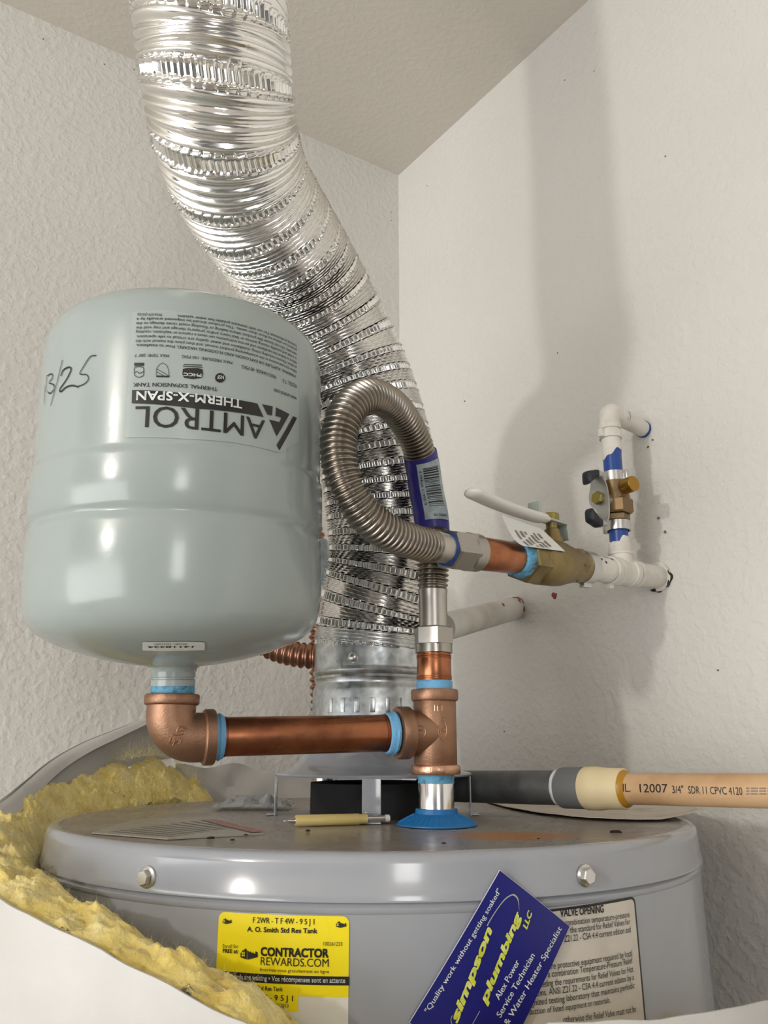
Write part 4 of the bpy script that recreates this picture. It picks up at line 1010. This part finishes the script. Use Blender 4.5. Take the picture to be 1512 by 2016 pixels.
p.build('lettering', 'ink', tp, .0003)
p = Print(psurf, .003, cr_p)
for k in range(22):
    x = 1312 + k * 11; 
    if k % 7 in (3,): continue
    for yy in (285, 310, 335): p.poly([(x, yy), (x + 7, yy), (x + 7, yy + 14), (x, yy + 14)])
p.build('faded_lettering', 'faded_print', tp, .0003)
# paper sheet under the relief pipe
A_, B_, C_, D_ = on_z(945, 1585, ZT), on_z(1190, 1612, ZT), on_z(1378, 1613, ZT), on_z(1240, 1580, ZT)
A_ = on_z(955, 1579, ZT)
def sheet(u, v):
    P1 = A_ * (1 - u) + B_ * u if u < .6 else None
    e = (A_ * (1 - u) ** 2 + 2 * on_z(1110, 1636, ZT) * u * (1 - u) + on_z(1380, 1612, ZT) * u * u)      # front edge
    b = (A_ * (1 - u) + on_z(1330, 1590, ZT) * u)
    q = e * (1 - v) + b * v
    rr = math.hypot(q[0] - H[0], q[1] - H[1])
    if rr > RH + .012: s = (RH + .012) / rr; q = np.array([H[0] + (q[0] - H[0]) * s, H[1] + (q[1] - H[1]) * s, q[2]])
    q = q + up * (.0010 + .0014 * (1 - v) * (1 - u) * u * 3 + .0015 * abs(mnoise.noise((u * 6, v * 3, 1))) + .0060 * max(0, (u - .82) / .18) ** 2)
    return q
V, F = grid(sheet, 40, 10); V, F = thicken(V, F, .0005); tag(mesh('paper_sheet', V, F, 'paper'), 'stained paper sheet with a curled corner on the heater lid', 'paper')

# ------------------------------------------------------------------ small things on the lid
PA, PB = on_z(557, 1628, ZT), on_z(767, 1622, ZT)
rpn = .0040; PA = PA + up * rpn; PB = PB + up * rpn; dP = unit(PB - PA); Lp = np.linalg.norm(PB - PA)
pen = thing('mechanical_pencil', 'short pale yellow mechanical pencil lying on the heater lid', 'pencil', (PA + PB) / 2 - up * rpn)
V, F = lathe([(.0034, Lp * .11), (rpn, Lp * .12), (rpn, Lp * .70), (.0036, Lp * .71), (.0034, Lp * .78)], PA, dP, 24); mesh('barrel', V, F, 'pencil', pen)
V, F = lathe([(.0004, 0), (.0006, Lp * .04), (.0012, Lp * .05), (.0022, Lp * .11)], PA, dP, 20); mesh('tip', V, F, 'chrome', pen)
V, F = lathe([(.0028, Lp * .78), (.0028, Lp * .95)], PA, dP, 20); mesh('tube_end', V, F, 'chrome', pen)
V, F = lathe([(.0026, Lp * .95), (.0026, Lp * .995), (.0022, Lp)], PA, dP, 20); mesh('eraser', V, F, 'eraser', pen)
V, F = box(PA + dP * Lp * .80 + up * .0042, dP, np.cross(up, dP), up, Lp * .08, .0022, .0009, .0003); mesh('clip', V, F, 'chrome', pen)
def flake(px, py, s, label, el=1.6):
    bm = bmesh.new(); bmesh.ops.create_icosphere(bm, subdivisions=2, radius=1)
    for v in bm.verts:
        k = 1 + .4 * mnoise.noise(v.co * 1.6 + Vector((px, py, 0))); v.co = Vector((v.co.x * s * el * k, v.co.y * s * k, max(-.2, v.co.z) * s * .8 * k))
    c = on_z(px, py, ZT) + up * s * .2; bm.verts.index_update(); V = np.array([c + np.array(v.co) for v in bm.verts]); F = [[v.index for v in f.verts] for f in bm.faces]; bm.free()
    tag(mesh('rust_flake', V, F, 'debris'), label, 'debris', 'rust flakes on the heater lid')
flake(415, 1652, .0017, 'dark rust flake near the left front edge of the lid')
flake(1212, 1640, .0019, 'dark oblong rust flake near the right front edge of the lid', 2.2)
flake(458, 1655, .0010, 'tiny dark crumb just right of the left rust flake')
flake(606, 1637, .0012, 'tiny dark crumb in front of the pencil')
flake(484, 1644, .0008, 'tiny dark crumb at the end of the red stripe')
flake(874, 1661, .0009, 'tiny dark crumb in front of the blue skirt')
flake(1060, 1652, .0007, 'tiny dark crumb on the orange rust stain')
# crumpled clear plastic at the back of the lid
cB = on_z(500, 1592, ZT)
def crump(u, v):
    x = (u - .5) * .070; y = (v - .5) * .045; e = 1 - max(abs(u - .5), abs(v - .5)) * 1.6
    return cB + np.array([x, y, .001 + max(0, e) * .014 * (.5 + 1.3 * abs(mnoise.noise((u * 5, v * 5, 2.2)))) + .0015 * abs(mnoise.noise((u * 14, v * 14, 5)))])
V, F = grid(crump, 30, 22); V, F = thicken(V, F, .0003); tag(mesh('plastic_wrap', V, F, 'clear_plastic', smooth=False), 'crumpled grey clear plastic scrap at the back of the lid', 'plastic scrap')

# ------------------------------------------------------------------ business card stuck on the heater front
card = thing('business_card', 'dark blue business card with yellow lettering stuck at a slant on the heater', 'business card', tuple(csurf.put([csurf.hit(960, 1880)], .002)[0]))
ksurf = Rev(c3, [(RH + .0022, -.6), (RH + .0022, .0)], rref=RH + .0022)
cr_c = lambda x, y: (800 + x / 4.447, 1700 + y / 4.447)
kh = lambda x, y: ksurf.hit(*cr_c(x, y))
O_, X_, Y_ = kh(25, 1392), kh(818, 57), kh(1455, 495)
exd = X_ - O_; eyd = Y_ - X_
ex_ = unit(exd); ey_ = np.array([ex_[1], -ex_[0]]); Lx = np.linalg.norm(exd); Ly = abs(np.dot(eyd, ey_))
def card_sheet(off0, off1, inset, name, m, parent):
    n1, n2 = 16, 10; Q = []; 
    for i in range(n1 + 1):
        for j in range(n2 + 1): Q.append(O_ + ex_ * (inset + (Lx - 2 * inset) * i / n1) + ey_ * (inset + (Ly - 2 * inset) * j / n2))
    Q = np.array(Q); A = ksurf.put(Q, off0); B = ksurf.put(Q, off1); N1 = len(Q); idx = lambda i, j: i * (n2 + 1) + j
    F = []
    for i in range(n1):
        for j in range(n2): f = [idx(i, j), idx(i + 1, j), idx(i + 1, j + 1), idx(i, j + 1)]; F += [f, [k + N1 for k in f[::-1]]]
    edge = [idx(i, 0) for i in range(n1 + 1)] + [idx(n1, j) for j in range(1, n2 + 1)] + [idx(i, n2) for i in range(n1 - 1, -1, -1)] + [idx(0, j) for j in range(n2 - 1, 0, -1)]
    F += [[edge[k], edge[(k + 1) % len(edge)], edge[(k + 1) % len(edge)] + N1, edge[k] + N1] for k in range(len(edge))]
    V, F = fixn(np.vstack([A, B]), F); return mesh(name, V, F, m, parent, smooth=False)
card_sheet(-.0006, 0, 0, 'card_stock', 'card_edge', card)
fc_ = card_sheet(.00005, .0002, .0002, 'card_face', 'card_blue', card)
for b_, A, B, h in (('"Quality work without getting soaked"', (190, 1312), (826, 238), 46), ('Alex Power', (808, 1196), (990, 862), 56), ('Service Technician', (822, 1352), (1122, 805), 56), ('Ownership & Water Heater Specialist', (640, 1830), (1358, 570), 56)):
    Print(ksurf, .008, cr_c).line(b_, A, B, h, .012).build('white_lettering', 'white_print', card, .0005)
for b_, A, B, h, bo in (('simpson', (440, 1400), (752, 572), 78, .04), ('plumbing', (690, 1240), (1004, 440), 72, .04), ('LLC', (1050, 578), (1100, 422), 48, .035)):
    Print(ksurf, .008, cr_c).line(b_, A, B, h, bo, .25).build('yellow_lettering', 'lime', card, .0006)
p = Print(ksurf, .008, cr_c)
swo = smooth_pts([(700, 540), (740, 470), (800, 380), (860, 305), (920, 268), (955, 275), (980, 320), (985, 420)], 5)
swi = smooth_pts([(985, 420), (972, 325), (945, 288), (915, 282), (862, 318), (803, 390), (745, 480), (708, 548)], 5)
n = len(swo); sw = swo + swi[::-1]
for i in range(n - 1): p.poly([swo[i], swo[i + 1], swi[::-1][i + 1], swi[::-1][i]])
p.stroke(smooth_pts([(395, 1400), (388, 1360), (400, 1330)], 4), 8); p.stroke(smooth_pts([(640, 1290), (590, 1380), (540, 1470)], 4), 7)
p.build('silver_swoosh', 'zinc_green', card, .0005)

# ------------------------------------------------------------------ insulation blanket
bl = thing('insulation_blanket', 'torn yellow fibreglass insulation blanket with white vinyl facing around the heater', 'insulation blanket', (H[0], H[1], -.60))
def tab(deg, T): return float(np.interp(deg, [t[0] for t in T], [t[1] for t in T]))
EDGE = [(-180, -.045), (-150, -.040), (-140, -.030), (-129, -.020), (-86, -.049), (-70, -.058), (-52, -.066), (-36, -.0774), (-22, -.0935), (-8.8, -.1187), (-4, -.136), (3, -.152), (9, -.145), (12.5, -.130), (14.3, -.1205), (40, -.129), (46, -.134), (58, -.25), (85, -.45)]
RAD = [(-180, .300), (-127, .308), (-86, .310), (-60, .324), (-36, .33), (0, .33), (40, .33), (70, .315), (85, .300)]
def bpos(deg, r, z): a = rad(deg); return np.array([H[0] + r * sin(a), H[1] - r * cos(a), z])
def facing(u, v):
    deg = -180 + 265 * u; z1 = tab(deg, EDGE); z = z1 * (1 - v) + -.60 * v
    r = tab(deg, RAD) + .003 * mnoise.noise((deg * .05, z * 18, .4)) * (1 if v > .01 else .6)
    return bpos(deg, r, z + (.0015 * mnoise.noise((deg * .22, 3.1, 0)) if v < .01 else 0))
V, F = grid(facing, 200, 26); V, F = thicken(V, F, -.0012); mesh('vinyl_facing', V, F, 'facing', bl, sharp=60)
# fibreglass batt
TOPF = [(-140, -.062), (-137, -.045), (-127, -.012), (-118, -.014), (-105, -.030), (-90, -.046), (-75, -.058), (-60, -.066), (-45, -.072), (-36, -.0775), (-25, -.092), (-15, -.106), (-9, -.121), (-4, -.142), (0, -.160), (20, -.175), (60, -.180)]
INF = [(-140, -.070), (-127, -.050), (-90, -.075), (-60, -.085), (-45, -.092), (-31.6, -.104), (-20, -.119), (-11, -.134), (-6, -.152), (0, -.175), (60, -.19)]
def batt(u, v):
    deg = -140 + 200 * u; ro = tab(deg, RAD) - .0035; ri = RH + .0005; zo = tab(deg, TOPF); zi = tab(deg, INF)
    # cross-section: outside low -> outside top -> inside top -> inside low
    if v < .2: t = v / .2; q = (ro, -.40 + (zo - .006 + .40) * t); amp = .3 * t
    elif v < .8:
        t = (v - .2) / .6; q = (ro + (ri + .002 - ro) * t, zo * (1 - t) + zi * t - .006 * (1 - t) * (t < .0) + .010 * sin(pi * t) ** .8 - .006 * (1 - min(1, t * 5))); amp = 1
    else: t = (v - .8) / .2; q = (ri, zi + (-.40 - zi) * t); amp = .3 * (1 - t)
    P1 = bpos(deg, q[0], q[1]); s = Vector(P1)
    d = .0085 * mnoise.noise(s * 38) + .006 * mnoise.noise(s * 85 + Vector((3, 1, 2))) + .0032 * mnoise.noise(s * 190) + .0016 * mnoise.noise(s * 420)
    k = 1.0 if deg < 5 else .4
    rr = q[0] + d * amp * .55 * (0 if v < .21 or v > .79 else 1)
    return bpos(deg, min(max(rr, RH + .0003), ro), q[1] + d * amp * k)
V, F = grid(batt, 420, 84); mesh('fibreglass_batt', V, F, 'fibre', bl, sharp=180)
# loose fibres
FV = []; FF = []
def fibre(P0, d, L, w, curl):
    n0 = len(FV); k = 5; q = np.array(P0, float); d = unit(d); s = unit(np.cross(d, [random.random() - .5, random.random() - .5, random.random() - .5]))
    for i in range(k):
        ww = w * (1 - i / (k - 1) * .8); FV.append(q - s * ww); FV.append(q + s * ww)
        q = q + d * L / (k - 1); d = unit(d + (np.random.rand(3) - .5) * curl)
    for i in range(k - 1): FF.append([n0 + 2 * i, n0 + 2 * i + 1, n0 + 2 * i + 3, n0 + 2 * i + 2])
for _ in range(9000):
    u = random.random() * .74; v = .22 + .56 * random.random(); P1 = batt(u, v); deg = -140 + 200 * u
    out = bpos(deg, 1, 0) - bpos(deg, 0, 0)
    fibre(P1 - up * .0008, up * (.5 + random.random()) + (np.random.rand(3) - .5) * 2.4, .003 + .007 * random.random() ** 2, .00006, 1.6)
for _ in range(900):   # fluffy tuft at the back-left end
    deg = -137 + 22 * random.random(); P1 = bpos(deg, .272 + .03 * random.random(), tab(deg, TOPF) + .004)
    fibre(P1, up * .8 + (np.random.rand(3) - .5) * 2.2, .008 + .020 * random.random(), .00007, 1.1)
tag(mesh('loose_fibres', FV, FF, 'fibre_strand', bl, smooth=False), kind='stuff')
# folded flap of facing standing up at the back left
def flap(u, v):
    deg = -131 + 49 * u; lowz = tab(deg, [(-131, -.012), (-120, -.020), (-100, -.040), (-82, -.052)]); topz = tab(deg, [(-131, .036), (-126, .032), (-110, .004), (-95, -.026), (-82, -.047)])
    r0 = tab(deg, RAD) - .016; z = lowz + (topz - lowz) * v; r = r0 + .004 + .012 * v + .003 * sin(u * 9 + v * 3) * v
    return bpos(deg, r, z)
V, F = grid(flap, 30, 10); V, F = thicken(V, F, .0008); mesh('torn_flap', V, F, 'facing_grey_shade', bl, sharp=60)
def fold(u, v):
    deg = -129 + 47 * u; topz = tab(deg, [(-131, .0362), (-126, .0322), (-110, .0042), (-95, -.0258), (-82, -.047)]); w = .004 + .012 * u * (1 - .2 * u)
    r0 = tab(deg, RAD) - .0005 + .003 * sin(u * 9 + 3)
    return bpos(deg, r0 - .004 - .010 * v, topz + .0006 - w * v * .9 + .002 * sin(pi * v))
V, F = grid(fold, 30, 6); V, F = thicken(V, F, .0008); mesh('folded_edge', V, F, 'facing', bl, sharp=60)
# crumpled vinyl behind the heater
def back(u, v):
    deg = -172 + 40 * u; z1 = -.018 + .012 * mnoise.noise((u * 4, 0, 7)) - .016 * (1 - u); z = z1 * (1 - v) - .12 * v
    return bpos(deg, .276 + .018 * (1 - v) + .007 * mnoise.noise((u * 7, v * 5, 3)), z)
V, F = grid(back, 40, 12); V, F = thicken(V, F, .0008); mesh('rear_facing', V, F, 'facing_grey_shade', bl, sharp=25)
